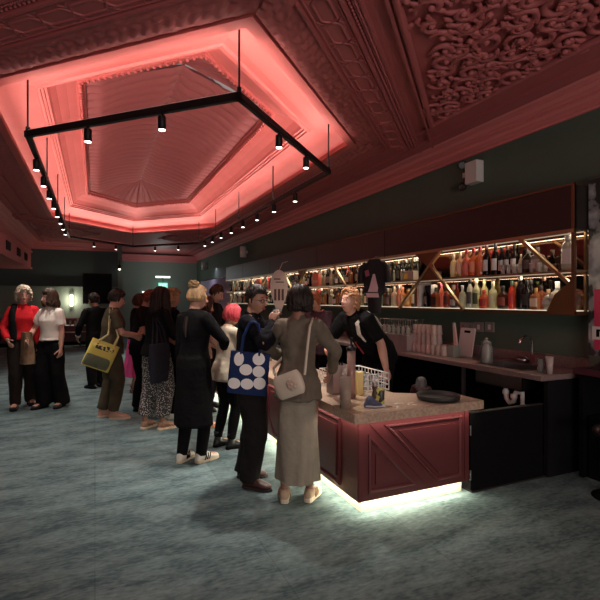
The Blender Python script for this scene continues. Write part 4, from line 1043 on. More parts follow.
# door under the sign
q = ray(160, 292, Y=YF); 
dr = struct(MB().bx(q.x-.75, q.x+.75, YF-.05, YF-.005, 0, 2.0).build('door_1', mat('dark_door', (.03, .035, .03), .5)), 'dark double door on the far wall')
for s in (-1, 1): MB().bx(q.x+s*.06-.01, q.x+s*.06+.01, YF-.09, YF-.05, .9, 1.2).build('door_handle', M['steel'], dr)
MB().bx(q.x-.78, q.x+.78, YF-.08, YF-.05, 1.93, 1.99).build('transom_light', M['lit'], dr)
q = ray(119.5, 268.5, Y=YB-.3); t = thing('corner_spotlight', 'small white spotlight at the corner of the far recess', 'light', (q.x, q.y, q.z))
MB().lathe([(.05, -.02), (.06, .1), (.03, .14)], q, 12).build('housing', M['black'], t); MB().sph(q+V((0, 0, -.01)), .05, 10, 6).build('lens', M['lens'], t)
MB().tube([q+V((0, 0, .12)), q+V((0, 0, .30)), q+V((0, .3, .30))], .012, 6).build('bracket', M['black'], t)
# screen and sconces on the back wall
q = ray(97.5, 289, Y=YB-.06)
t = thing('wall_screen', 'dark upright screen panel on the back wall', 'screen', (q.x, YB, q.z))
MB().bx(q.x-.50, q.x+.50, YB-.2, YB-.145, q.z-.55, q.z+.58, .008).build('bezel', M['black'], t); MB().bx(q.x-.47, q.x+.47, YB-.203, YB-.2005, q.z-.52, q.z+.55).build('display', mat('dark_display', (.004, .004, .005), .6, spec=.1), t)
MB().bx(q.x-.15, q.x+.15, YB-.146, YB-.05, q.z-.2, q.z+.2).build('mount', M['black'], t)
sconces = []
for px, lab in ((71.5, 'glowing wall sconce behind the woman in the white tee'),):
    q = ray(px, 300.5, Y=YB-.12); t = thing('wall_sconce', lab, 'lamp', (q.x, YB-.05, q.z)); sconces.append(q)
    MB().bx(q.x-.05, q.x+.05, YB-.08, YB-.05, q.z-.13, q.z+.13, .004).build('back_plate', M['brass'], t)
    MB().lathe([(.001, -.2), (.05, -.2), (.055, .2), (.001, .2)], (q.x, YB-.14, q.z), 14).build('lamp_shade', M['sconce'], t)
# banquette and table along the back wall
t = thing('banquette', 'wine red banquette along the back wall', 'bench', (-1.5, YB-.4, 0))
wr = mat('wine_leather', (.075, .018, .022), .5, bump=.1, bscale=20)
MB().bx(-4.5, -.05, YB-.62, YB-.06, .12, .46, .03).build('seat', wr, t); MB().bx(-4.5, -.05, YB-.2, YB-.06, .46, .95, .03).build('backrest', wr, t); MB().bx(-4.45, -.1, YB-.58, YB-.08, 0, .12).build('plinth', M['blackmatt'], t)
def table(x, y, lab):
    t = thing('cafe_table', lab, 'table', (x, y, 0), 'tables along the banquette')
    MB().bx(x-.45, x+.45, y-.32, y+.32, .72, .75, .006).build('top', mat('pale_table_top%.1f' % x, (.30, .24, .22), .4), t)
    MB().lathe([(.035, .04), (.035, .72)], (x, y, 0), 10).build('post', M['black'], t); MB().lathe([(.001, 0), (.24, .001), (.24, .02), (.04, .045)], (x, y, 0), 18).build('base', M['black'], t)
    return t
q1 = ray(80, 326, Y=17.6); table(q1.x, 17.6, 'small table of glasses before the banquette behind the white tee'); table(q1.x-1.5, 17.6, 'small table before the banquette behind the two women')
rr = random.Random(4)
for k, (dx, dy, kd, lab) in enumerate(((-.3, 0, 0, 'small clear glass at the left of the banquette table'), (-.15, -.12, 0, 'second clear glass from the left on the banquette table'), (-.06, .1, 1, 'white jug on the banquette table, left of the paper bag'), (.08, -.05, 2, 'white paper bag standing on the banquette table'), (.26, .08, 0, 'clear glass right of the white paper bag'), (.36, -.1, 1, 'white jug at the right end of the banquette table'))):
    x, y = q1.x+dx, 17.6+dy
    if kd == 0: solo(MB().lathe([(.001, 0), (.03, .001), (.037, .15), (.035, .15), (.028, .006)], (x, y, .7505), 12), 'glass', M['clear'], lab, 'glass', (x, y, .75))
    elif kd == 1:
        t = thing('jug', lab, 'jug', (x, y, .7505)); MB().lathe([(.001, 0), (.05, .001), (.06, .08), (.045, .16), (.05, .2), (.047, .2), (.042, .16)], (x, y, .7505), 14).build('body', M['white'], t)
        MB().tube([(x+.05, y, .75+.17), (x+.09, y, .75+.15), (x+.095, y, .75+.09), (x+.057, y, .75+.06)], .008, 6).build('handle', M['white'], t)
    else: solo(MB().bx(x-.07, x+.07, y-.04, y+.04, .7505, .93, .006), 'paper_bag', M['white'], lab, 'bag', (x, y, .75))
# ================================================================== PEOPLE
TF = [(-.12, .13, .105, -.01), (-.06, .158, .118, -.012), (0, .172, .118, -.012), (.08, .158, .105, -.004), (.19, .128, .09, .002), (.28, .134, .098, .008), (.37, .148, .118, .016), (.44, .155, .105, .006), (.495, .15, .085, -.004), (.53, .115, .068, -.01), (.56, .062, .056, -.008)]
TM = [(-.12, .135, .105, -.008), (-.06, .152, .115, -.01), (0, .160, .115, -.008), (.08, .155, .108, .0), (.19, .150, .105, .006), (.28, .158, .108, .008), (.37, .172, .116, .010), (.44, .178, .108, .002), (.495, .175, .088, -.004), (.53, .13, .07, -.01), (.56, .066, .058, -.008)]
def lerp_tab(tab, z):
    if z <= tab[0][0]: return tab[0][1:]
    for a, b in zip(tab, tab[1:]):
        if z <= b[0]:
            t = (z-a[0])/(b[0]-a[0]); return tuple(a[i]+(b[i]-a[i])*t for i in (1, 2, 3))
    return tab[-1][1:]
def smooth(x, a, b):
    t = max(0, min(1, (x-a)/(b-a))); return t*t*(3-2*t)
def ik(a, t, l1, l2, pole):
    d = t-a; L = d.length; mx = (l1+l2)*.995
    if L > mx: t = a+d*(mx/L); d = t-a; L = mx
    L = max(L, abs(l1-l2)+.01)
    c = (l1*l1+L*L-l2*l2)/(2*l1*L); c = max(-1, min(1, c)); u = d.normalized(); p = V(pole); p = p-u*p.dot(u)
    if p.length < 1e-4: p = u.orthogonal()
    p.normalize(); return a+u*(l1*c)+p*(l1*math.sqrt(1-c*c)), t
class Person: pass
SKIN = {}
def skin(c):
    if c not in SKIN: SKIN[c] = mat('skin_%d' % len(SKIN), c, .5, bump=.03, bscale=120, spec=.35)
    return SKIN[c]
FAIR = (.48, .26, .19); TAN = (.36, .19, .13); BROWN = (.25, .125, .085)
def tube_r(mb, pts, rs, n=14, sub=5):
    """tapered limb through pts, resampled for a smooth outline"""
    P, R = [], []
    for i in range(len(pts)-1):
        for k in range(sub):
            t = k/sub; P.append(pts[i].lerp(pts[i+1], t)); R.append(rs[i]+(rs[i+1]-rs[i])*t)
    P.append(pts[-1]); R.append(rs[-1]); return mb.tube(P, R, n)
def person(label, x, y, heading, H=1.68, male=False, lean=0, side=0, twist=0, hy=0, hp=0, hR=(.20, .06, .82), hL=(-.20, .06, .82), pR=(.35, -1, 0), pL=(-.35, -1, 0), fR=(.10, .03), fL=(-.10, -.03), sk=FAIR, vox=.009, face=True, zf=.02, curl=.5, toe=12, hdR=None, hdL=None, pnR=None, pnL=None, lowz=0, wd=.93):
    p = Person(); S = H/1.7; p.S = S; p.male = male; p.tab = [(z, rx*wd, ry*(.5+.5*wd), yo) for z, rx, ry, yo in (TM if male else TF)]; p.wd = wd
    p.root = thing('person', label, 'person', (x, y, 0), 'people at the bar', math.radians(heading-90))
    p.W = Matrix.Translation((x, y, 0)) @ Matrix.Rotation(math.radians(heading-90), 4, 'Z')
    r = math.radians
    hipz = (.905+zf)*S-lowz
    mean = V(((fR[0]+fL[0])/2, (fR[1]+fL[1])/2, 0))
    p.hip = V((mean.x, mean.y-.10*math.sin(r(lean)), hipz))
    p.T = Matrix.Translation(p.hip) @ Matrix.Rotation(-r(lean), 4, 'X') @ Matrix.Rotation(r(side), 4, 'Y') @ Matrix.Rotation(r(twist), 4, 'Z')
    tp3 = lambda a, b, c: p.T @ V((a*S, b*S, c*S))
    p.tp3 = tp3
    body = MB()
    def torso_ring(z, off=0, n=22, tab=p.tab):
        rx, ry, yo = lerp_tab(tab, z)
        return [tp3((rx+off)*math.cos(2*PI*j/n), yo+(ry+off)*math.sin(2*PI*j/n), z) for j in range(n)]
    p.torso_ring = torso_ring
    zs = [-.12+.02*i for i in range(35)]
    body.rings([torso_ring(z) for z in zs])
    # head
    piv = tp3(0, .002, .60); p.HM = Matrix.Translation(piv) @ Matrix.Rotation(r(hy+twist*.5), 4, 'Z') @ Matrix.Rotation(-r(hp+lean*.25), 4, 'X')
    hd = lambda a, b, c: p.HM @ V((a*S, b*S, c*S)); p.hd = hd; p.hc = (0, .022, .085)
    tube_r(body, [tp3(0, -.008, .52), tp3(0, -.004, .57), hd(0, -.002, .02), hd(0, .01, .06)], [.068*S, .054*S, .052*S, .05*S])
    R = []; nv, nu = 22, 30
    for i in range(nv+1):
        ph = -PI/2*.995+PI*.995*i/nv; ring = []
        for j in range(nu):
            th = 2*PI*j/nu; d = V((math.cos(ph)*math.cos(th), math.cos(ph)*math.sin(th), math.sin(ph)))
            w, dp, h = .074, .096, .116
            zneg = max(0, -d.z)
            w *= 1-.24*zneg**1.4; q = V((d.x*w, d.y*dp, d.z*h))
            if d.y < 0 and d.z < -.2: q.y *= 1-.42*zneg
            if d.y > 0: q.y *= 1-.05*(1-abs(d.z))+.02*zneg
            def g(cx, cz, s): return math.exp(-((q.x-cx)**2+(q.z-cz)**2)/(2*s*s)) if d.y > .2 else 0
            q.y += -.010*(g(.031, .006, .013)+g(-.031, .006, .013)) + .006*(g(.03, .030, .013)+g(-.03, .030, .013)) + .006*g(0, -.062, .014)+.008*g(0, -.100, .015) - .004*g(0, -.08, .01)+.004*(g(.04, -.03, .016)+g(-.04, -.03, .016))
            ring.append(hd(q.x+p.hc[0], q.y+p.hc[1], q.z+p.hc[2]))
        R.append(ring)
    body.rings(R)
    hc = p.hc
    def hpnt(a, b, c): return hd(a+hc[0], b+hc[1], c+hc[2])
    p.hpnt = hpnt
    tube_r(body, [hpnt(0, .085, .022), hpnt(0, .100, -.005), hpnt(0, .113, -.027), hpnt(0, .096, -.037)], [.007*S, .009*S, .0125*S, .009*S], 10)
    for s in (1, -1):
        body.sph(hpnt(s*.012, .097, -.031), .008*S, 8, 6)
        E = Matrix.Rotation(s*.35, 3, 'Z'); body.sph(hpnt(s*.076, .0, -.006), (.009*S, .02*S, .033*S), 10, 8, (p.HM.to_3x3() @ E))
    # limbs
    p.arm = {}; p.leg = {}; fingers = MB()
    for sd, s, tgt, pole, hdir, pnv in (('R', 1, hR, pR, hdR, pnR), ('L', -1, hL, pL, hdL, pnL)):
        sh = tp3(s*(.178 if male else .160)*wd, -.006, .487); el, wr = ik(sh, V(tgt)*S, .285*S, .25*S, pole)
        p.arm[sd] = (sh, el, wr)
        inn = tp3(s*.09, -.004, .49)
        k = 1.0 if not male else 1.12
        fd = (wr-el).normalized()
        tube_r(body, [inn, sh, sh.lerp(el, .45), el, el.lerp(wr, .35), wr], [.05*S, .055*S*k, .047*S*k, .038*S*k, .04*S*k, .026*S*k])
        h_ = V(hdir).normalized() if hdir else fd
        pn = V(pnv) if pnv else V((-s, 0, 0)); pn = pn-h_*pn.dot(h_)
        if pn.length < .05: pn = V((0, -1, 0))-h_*V((0, -1, 0)).dot(h_)
        pn.normalize(); lat = h_.cross(pn)*s
        R = []
        for a, hw, ht in ((-.015, .025, .021), (.01, .027, .019), (.035, .036, .017), (.065, .041, .015), (.088, .040, .0125), (.095, .033, .008)):
            R.append([wr+h_*(a*S)+lat*(hw*S*k*math.cos(t))+pn*(ht*S*math.sin(t)) for t in [2*PI*j/14 for j in range(14)]])
        body.rings(R)
        fr = .0088*S*k
        for i, (o, L) in enumerate(((.031, .068), (.0105, .078), (-.0105, .072), (-.031, .056))):
            q = wr+h_*(.082*S)+lat*(o*S*k); pts = [q-h_*.02*S, q]; a = curl*.25
            for sg in (.42, .33, .25):
                a += curl*.55; dr = h_*math.cos(a)+pn*math.sin(a)+lat*(o*1.6*(1-min(1, a))); q = q+dr*(L*S*sg); pts.append(q)
            fingers.tube(pts+[pts[-1]+(pts[-1]-pts[-2]).normalized()*.004*S], [fr*.9, fr, fr*.97, fr*.92, fr*.8, fr*.35], 8)
        q = wr+h_*(.028*S)+lat*(.024*S*k); pts = [q-lat*.012*S, q]; a = .75
        for sg in (.04, .032, .024):
            dr = h_*math.cos(a)+lat*math.sin(a)+pn*(.35+curl*.3); a -= .25*max(.4, curl); q = q+dr.normalized()*(sg*S); pts.append(q)
        fingers.tube(pts+[pts[-1]+(pts[-1]-pts[-2]).normalized()*.004*S], [fr*1.3, fr*1.3, fr*1.15, fr*1.05, fr*.9, fr*.4], 8)
        p.arm[sd] += (h_, pn, lat)
    p.foot = {}
    for sd, s, ft in (('R', 1, fR), ('L', -1, fL)):
        hp_ = p.hip+V((s*.085*S, .0, -.02*S)); an = V((ft[0]*S, ft[1]*S-.045*S, (.085+zf)*S)); kn, an = ik(hp_, an, .410*S, .402*S, (s*.12, 1, 0))
        p.leg[sd] = (hp_, kn, an)
        tube_r(body, [hp_+V((0, 0, .05*S)), hp_.lerp(kn, .3), hp_.lerp(kn, .7), kn, kn.lerp(an, .3)+V((0, -.012*S, 0)), kn.lerp(an, .65), an, an-V((0, 0, .03*S))], [.085*S, .082*S, .064*S, .053*S, .056*S, .044*S, .033*S, .032*S])
        td = math.radians(toe)*s; fdir = V((math.sin(td), math.cos(td), 0)); fl_ = V((fdir.y, -fdir.x, 0)); he = an-fdir*(.05*S); he.z = 0
        p.foot[sd] = (he, fdir, fl_)
        R = []
        for t, hw, hh in ((-.02, .012, .03), (0, .026, .055), (.15, .032, .085), (.3, .034, .085), (.5, .04, .062), (.7, .046, .045), (.88, .043, .032), (.97, .028, .022), (1.0, .01, .012)):
            c = he+fdir*(t*.245*S)
            R.append([c+fl_*(hw*S*math.cos(a))+V((0, 0, zf*S+hh*S*.5+hh*S*.5*math.sin(a))) for a in [2*PI*j/14 for j in range(14)]])
        body.rings(R)
    b = remesh(body, vox, 3, .5); b._m(fingers)
    p.body = b.build('body', skin(sk), p.root, world=False); 
    if face:
        ew = mat('eye_white', (.55, .5, .47), .3) if 'eye_white' not in M else M['eye_white']; M['eye_white'] = ew
        M.setdefault('pupil', mat('pupil', (.02, .012, .008), .2)); M.setdefault('lips', mat('lips', (.32, .10, .085), .5)); M.setdefault('brow', mat('brow', (.05, .03, .02), .8))
        for s in (1, -1):
            e = MB().sph(hpnt(s*.031, .0795, .004), (.0125*S, .009*S, .007*S), 10, 7, p.HM.to_3x3()).build('eye', ew, p.root, world=False)
            MB().sph(hpnt(s*.031, .0868, .004), (.0055*S, .003*S, .0055*S), 8, 6, p.HM.to_3x3()).build('pupil', M['pupil'], e, world=False)
            MB().tube([hpnt(s*.014, .093, .028), hpnt(s*.032, .092, .033), hpnt(s*.05, .082, .026)], [.002*S, .003*S, .0015*S], 6).build('eyebrow', M['brow'], p.root, world=False)
        m = MB().tube([hpnt(-.024, .087, -.064), hpnt(-.010, .0965, -.060), hpnt(0, .098, -.062), hpnt(.010, .0965, -.060), hpnt(.024, .087, -.064)], [.001, .005*S, .005*S, .005*S, .001], 8)
        m.tube([hpnt(-.020, .088, -.067), hpnt(0, .097, -.071), hpnt(.020, .088, -.067)], [.001, .006*S, .001], 8); m.build('lips', M['lips'], p.root, world=False)
    return p
# ---- clothing
def fin(mb, p, name, m, vox=.012, amp=.010, sc=(9, 9, 5), it=3):
    b = remesh(mb, vox, it); folds(b, amp, sc, random.uniform(0, 50))
    return b.build(name, m, p.root, world=False)
def top(p, z0=-.03, sleeve=2.0, off=.020, flare=.0, soff=None, loose=0, coll=True, puff=0, zt=.548, only=None, n=26):
    """torso shell from z0 (relative to the hip) up, with sleeves: 1 = elbow, 2 = wrist"""
    m = MB(); S = p.S; soff = off if soff is None else soff; TZ = Matrix.Rotation(p.T.to_euler().z, 3, 'Z')
    zs = [z0+(zt-z0)*i/26 for i in range(27)]; R = []
    for z in zs:
        rx, ry, yo = lerp_tab(p.tab, max(z, -.02)); l = loose*smooth(z, .48, .30)
        if z < .1: rx, ry = max(rx, .160*p.wd), max(ry, .112)
        ring = []
        for j in range(n):
            a = 2*PI*j/n; o = off+l+max(0, .1-z)*flare; q = V(((rx+o)*math.cos(a)*S, (yo+(ry+o)*math.sin(a))*S, z*S))
            ring.append(p.T @ q if z > 0 else p.hip+TZ @ q)
        R.append(ring)
    m.rings(R)
    for sd in ('R', 'L'):
        if only and sd not in only: continue
        s = 1 if sd == 'R' else -1; sh, el, wr = p.arm[sd][:3]; inn = p.tp3(s*.08, -.004, .475); k = 1.12 if p.male else 1
        pts = [inn, sh, sh.lerp(el, .5)]; rs = [.055, .056*k+soff, .050*k+soff+puff]
        if sleeve < 1: pts[-1] = sh.lerp(el, sleeve); rs[-1] = .052*k+soff+puff
        elif sleeve <= 1.05: pts.append(el); rs.append(.042*k+soff)
        else:
            f = sleeve-1; pts += [el, el.lerp(wr, f*.5), el.lerp(wr, f*.97)]; rs += [.044*k+soff, .042*k+soff, .030*k+soff]
        tube_r(m, pts, [a*S for a in rs])
    if coll: tube_r(m, [p.tp3(0, -.008, .52), p.tp3(0, -.006, .575)], [.072*S, .064*S])
    return m
def trousers(p, off=.018, hem=.06, flare=0.0, ztop=.10, thigh=0):
    m = MB(); S = p.S
    zs = [-.13+(ztop+.13)*i/14 for i in range(15)]; R = []
    for z in zs:
        rx, ry, yo = lerp_tab(p.tab, max(z, -.06)); R.append([p.T @ V(((rx+off)*math.cos(2*PI*j/24)*S, (yo+(ry+off)*math.sin(2*PI*j/24))*S, z*S)) for j in range(24)])
    m.rings(R)
    for sd in ('R', 'L'):
        hp_, kn, an = p.leg[sd]; end = an.copy(); end.z = hem*S
        pts = [hp_+V((0, 0, .05*S)), hp_.lerp(kn, .35), kn, kn.lerp(end, .45), end]
        tube_r(m, pts, [(.088+off)*S, (.084+off+thigh)*S, (.058+off+thigh+flare*.4)*S, (.056+off+flare*.7)*S, (.042+off+flare)*S], 18)
    return m
def skirt(p, ztop=.12, zhem=.10, off=.02, hem=(.26, .22), rip=.0, nrip=9, mid=None, seed=0, cx=None):
    m = MB(); S = p.S; n = 44; R = []; zt = p.hip.z+ztop*S; zh = zhem*S
    fc = (p.leg['R'][2]+p.leg['L'][2])/2; fc = V((fc.x, fc.y+.02*S, 0)) if cx is None else V(cx)
    for i in range(31):
        t = i/30; z = zt+(zh-zt)*t; zz_ = (z-p.hip.z)/S
        rx, ry, yo = lerp_tab(p.tab, max(zz_, -.03)); rx, ry = max(rx, .15*p.wd if zz_ < .1 else rx), ry
        e = smooth(zz_, .0, -.80)
        w = (rx+off)*(1-e)+hem[0]*e; d = (ry+off)*(1-e)+hem[1]*e
        c = p.hip.lerp(fc, smooth(zz_, 0.05, -.85))
        ring = []
        for j in range(n):
            a = 2*PI*j/n; k = 1+rip*e**.7*math.sin(nrip*a+seed+1.5*math.sin(2*a+t*2))
            ring.append(V((c.x+w*k*math.cos(a)*S, c.y+yo*S*(1-e)+d*k*math.sin(a)*S, z)))
        R.append(ring)
    m.rings(R); return m
def skirt_shell(p, m0, name, m, amp=.008, sc=(10, 10, 2.5)):
    """open cloth tube: outer skin and an inner skin"""
    me = m0.mesh('t'); m0.nrm = [v.normal.copy() for v in me.vertices][:]; bpy.data.meshes.remove(me)
    folds(m0, amp, sc, random.uniform(0, 30)); return m0.build(name, m, p.root, world=False)
def shoes(p, style, m_up, m_sole, m_extra=None):
    S = p.S
    for sd in ('R', 'L'):
        he, f, l = p.foot[sd]; s = 1 if sd == 'R' else -1
        def at(t, w, z): return he+f*(t*.25*S)+l*(w*S)+V((0, 0, z*S))
        outl = [(-.05, .0), (-.03, .024), (.05, .034), (.3, .037), (.5, .043), (.7, .050), (.86, .047), (.97, .034), (1.05, .008)]
        poly = [at(t, w, 0) for t, w in outl]+[at(t, -w*.95, 0) for t, w in outl[::-1]]
        th = {'sneaker': .032, 'chunky': .042, 'sandal': .03, 'boot': .018, 'shoe': .022}[style]
        def sole():
            k = MB(); n = len(poly); c = sum(poly, V())/n
            k.rings([[c+(q-c)*g+V((0, 0, z*S)) for q in poly] for g, z in ((.96, .001), (1.03, .006), (1.03, th*.7), (.99, th))], sm=False); return k
        if style == 'sandal':
            sh = sole().build('sandal', m_sole, p.root, world=False)
            k = MB()
            for t, w, h in ((.72, .05, .052), (.55, .046, .07)): k.tube([at(t, -w, th*.8), at(t, -w*.8, h*.85), at(t+.02, 0, h+.016), at(t, w*.8, h*.85), at(t, w, th*.8)], .010*S, 8, flat=1.0)
            k.tube([at(.2, -.036, th), at(.13, -.034, .085), at(-.03, 0, .09), at(.13, .034, .085), at(.2, .036, th)], .008*S, 8)
            k.tube([at(.16, -.034, .09), at(.30, -.02, .115), at(.32, .02, .115), at(.16, .034, .09)], .007*S, 8)
            k.build('strap', m_up, sh, world=False); continue
        up = MB(); R = []
        b = .85 if style == 'boot' else 1
        for t, hw, hh in ((-.05, .014, .05), (0, .032, .085), (.12, .04, .105), (.28, .043, .105), (.45, .047, .086), (.62, .053, .066), (.8, .053, .053), (.94, .040, .044), (1.03, .016, .032)):
            c = he+f*(t*.25*S); R.append([c+l*(hw*S*math.cos(a))+V((0, 0, (.012+(hh*.5+hh*.5*math.sin(a)))*S)) for a in [2*PI*j/16 for j in range(16)]])
        up.rings(R)
        an = p.leg[sd][2]
        if style in ('boot',): tube_r(up, [V((an.x, an.y, .07*S)), V((an.x, an.y, .14*S)), V((an.x, an.y-.004, .20*S))], [.046*S, .044*S, .05*S])
        else: tube_r(up, [V((an.x, an.y+.005, .06*S)), V((an.x, an.y, .105*S))], [.045*S, .042*S])
        u = remesh(up, .008, 2)
        sh = u.build('shoe' if style != 'boot' else 'boot', m_up, p.root, world=False)
        so = sole()
        if style == 'boot':
            so = sole(); so.tube([at(.04, 0, .002), at(.04, 0, .03)], .03*S, 10)
        so.build('sole', m_sole, sh, world=False)
        if m_extra:
            k = MB()
            for q in range(3):
                t = .33+q*.095
                for sg in (1, -1): k.tube([at(t-.07, sg*.051, .03), at(t-.01, sg*.047, .062), at(t+.03, sg*.034, .088)], .0062*S, 6)
            k.build('stripe', m_extra, sh, world=False)
            k = MB()
            for q in range(4): k.tube([at(.42+q*.07, -.022, .092-.008*q), at(.42+q*.07, 0, .104-.009*q), at(.42+q*.07, .022, .092-.008*q)], .004*S, 6)
            k.build('lace', M['white'], sh, world=False)
# ---- hair
def hair(p, style, m, L=.1, seed=1, n=110, vol=1.0, zlow=-.35, fringe=True, w=.011):
    rnd = random.Random(seed); S = p.S; cap = MB(); R = []; nu, nv = 40, 26
    for i in range(nv+1):
        ph = PI/2-.01-(PI*.80)*i/nv; ring = []
        for j in range(nu):
            th = 2*PI*j/nu; d = V((math.cos(ph)*math.cos(th), math.cos(ph)*math.sin(th), math.sin(ph)))
            hl = .50+.16*d.x*d.x*0
            inf = smooth(d.y, .12 if d.z < .2 else .25, .5)*smooth(hl-d.z, -.06, .10)
            below = smooth(zlow-d.z, -.05, .18)
            k = 1.07+.10*vol*smooth(d.z, -.5, .3) - .30*inf - .26*below
            k += .018*math.sin(th*17+d.z*6)*(1-inf)+.014*noise.noise(d*6+V((seed, 0, 0)))
            ring.append(p.hpnt(d.x*.076*k, d.y*.098*k-.004, d.z*.117*k+.002))
        R.append(ring)
    cap.rings(R)
    def pt(az, po, k=1.0): return p.hpnt(.080*k*math.sin(po)*math.sin(az), .100*k*math.sin(po)*math.cos(az)-.004, .122*k*math.cos(po)+.002)
    up = V((0, 0, 1))
    for i in range(n):
        r = w*S*rnd.uniform(.7, 1.3)
        if style in ('short', 'bob', 'long'):
            az = rnd.uniform(-PI, PI); fr = abs(az) < .95
            p0 = rnd.uniform(.0, .9) if style == 'short' else rnd.uniform(.02, .35)
            if style == 'short': p1 = p0+rnd.uniform(.35, .75); p1 = min(p1, .92 if fr else (1.35 if abs(az) < 1.45 else 1.95))
            else: p1 = 1.02 if fr else 1.62
            if fr and not fringe: continue
            k = 1.06+.08*vol+rnd.uniform(-.02, .05)
            sw = rnd.uniform(-.25, .25)+(.5 if fr and style != 'short' else 0)*(1 if az >= 0 else -1)
            pts = [pt(az+sw*t, p0+(p1-p0)*t, k) for t in [q/6 for q in range(7)]]
            if style in ('bob', 'long') and not fr:
                ln = L*rnd.uniform(.8, 1.05)*S; e = pts[-1]; wv = rnd.uniform(0, 6)
                for q in range(1, 8):
                    t = q/7; off = .017*S*math.sin(wv+t*7)*t**.5; c = p.hpnt(0, -.01, 0)
                    out = V((e.x-c.x, e.y-c.y, 0)); out.normalize()
                    dy = out*(-.030*S*t if style == 'bob' else .012*S*math.sin(t*3))
                    pts.append(e-up*(ln*t)+dy+out*off)
            rs = [r*.6]+[r]*(len(pts)-2)+[r*.35]
            cap.tube(pts, rs, 6)
        elif style == 'curly':
            az = rnd.uniform(-PI, PI); po = rnd.uniform(.05, 1.75 if abs(az) > 1.5 else (1.0 if abs(az) > .8 else .62)); k = 1.10+.16*vol*rnd.uniform(.4, 1)
            pts = []
            for q in range(12):
                t = q/11; a = t*9+rnd.uniform(-.2, .2); pts.append(pt(az+.16*t+.16*math.sin(a), po+.35*t+.10*math.cos(a), k+.07*math.cos(a)))
            cap.tube(pts, [r*.6]+[r]*10+[r*.4], 6)
        elif style == 'bun':
            az = rnd.uniform(-PI, PI); po = 1.0 if abs(az) < .9 else 1.65
            d0 = pt(az, po, 1.08); b = p.hpnt(0, -.055, .115)
            pts = []
            for q in range(7):
                t = q/6; mid = d0.lerp(b, t); c = p.hpnt(0, 0, 0); v = (mid-c); v2 = p.HM.to_3x3().inverted() @ v
                e = math.sqrt((v2.x/.083)**2+(v2.y/.106)**2+(v2.z/.126)**2)/S
                pts.append(c+v/max(e, .2)*max(1, min(e, 1.12)) if e < 1 else mid)
            cap.tube(pts, [r*.6]+[r]*6, 6)
    if style == 'bun':
        for i in range(26):
            pts = []; a0 = rnd.uniform(0, 6.28); e = rnd.uniform(-1, 1); R_ = .040*math.sqrt(1-.6*e*e)
            for q in range(12):
                a = a0+q*.33; pts.append(p.hpnt((R_+.008*math.sin(q*1.1+i))*math.cos(a)*1.25, -.055+(R_+.006*math.sin(q))*math.sin(a), .132+.028*e+.012*math.sin(a*2+i)))
            cap.tube(pts, [.003]+[.0095*S]*10+[.002], 6)
        cap.sph(p.hpnt(0, -.055, .13), (.04*S, .033*S, .03*S), 10, 7)
    return cap.build('hair', m, p.root, world=False)
def hairmat(nm, c, c2): return mat(nm, c, .5, spec=.25, col2=c2, cscale=18, stretch=(1, 1, .35), bump=.15, bscale=140)
HB = hairmat('dark_hair', (.010, .007, .006), (.022, .014, .011)); HBR = hairmat('brown_hair', (.035, .018, .011), (.06, .032, .02))
HG = hairmat('ginger_hair', (.30, .085, .03), (.42, .15, .06)); HW = hairmat('silver_blond_hair', (.38, .31, .22), (.52, .45, .35)); HF = hairmat('fair_hair', (.20, .12, .06), (.42, .28, .14)); HP = hairmat('pink_hair', (.42, .045, .06), (.60, .10, .11)); HR = hairmat('auburn_hair', (.09, .03, .015), (.15, .05, .03))
def cloth(nm, c, c2=None, sheen=.0, bs=24): return mat(nm, c, .85, bump=.4, bscale=bs, col2=c2, cscale=9, spec=.06, sheen=sheen)
C_BLACK = cloth('black_cloth_wear', (.006, .006, .0065)); C_BLACK2 = cloth('washed_black_cloth', (.009, .009, .010)); C_NAVYBLK = cloth('ink_cloth', (.007, .007, .010))
def deg(dx, dy): return math.degrees(math.atan2(dy, dx))
def bag_slab(w, h, d, fn, sag=.2, ex=.35):
    """soft tote body: fn maps (across, up, thick)"""
    R = []; n = 28
    for i in range(13):
        t = i/12; dd = d*(.55+.45*math.sin(PI*min(1, max(.0, (1-t)*.9+.1))))*(1 if t > .04 else .7); ww = w*(1-.03*math.sin(t*PI)*sag)*(1 if t > .04 else .97)
        R.append([fn(ww/2*math.copysign(abs(math.cos(a))**ex, math.cos(a)), t*h, dd/2*math.copysign(abs(math.sin(a))**.8, math.sin(a))) for a in [2*PI*j/n for j in range(n)]])
    return MB().rings(R)
# ------------------------------------------------------------------ front woman, grey olive jacket
p = person('woman in a grey olive jacket and long pale skirt with a cream shoulder bag', 1.50, 3.44, deg(.55, .85), 1.66, wd=.84, lean=2, hy=-22, hp=4, hR=(.25, .24, 1.02), pR=(1, -.35, 0), hL=(-.16, .30, 1.10), pL=(-1, -.4, 0), fR=(.10, .02), fL=(-.10, -.03), sk=BROWN, vox=.008, face=False, zf=.03)
hair(p, 'bob', HB, .075, 3, 150, 1.5)
fin(top(p, -.10, 2.0, .020, .16, .012, loose=.012), p, 'jacket', cloth('grey_olive_cloth', (.115, .095, .072), (.14, .118, .092)), .011, .022, (11, 11, 7))
s_ = MB()
for a in (1, -1): s_.tube([p.tp3(a*.03, .15, -.04), p.tp3(a*.10, .16, -.10), p.tp3(a*.13, .13, -.22), p.tp3(a*.11, .12, -.30)], [.02, .03, .035, .012], 10, flat=.4)
s_.build('knotted_hem', cloth('olive_knot', (.085, .078, .065)), p.root, world=False)
skirt_shell(p, skirt(p, .10, .175, .014, (.172, .165), .09, 8), 'skirt', cloth('pale_stone_cloth', (.23, .21, .165), (.26, .235, .185)), .020, (11, 11, 1.8))
shoes(p, 'chunky', cloth('beige_suede', (.36, .27, .19)), mat('cream_sole', (.50, .44, .34), .6), mat('tan_trim', (.25, .15, .09), .7))
FW = p
def on(p, pts): return [p.W @ V(q) for q in pts]
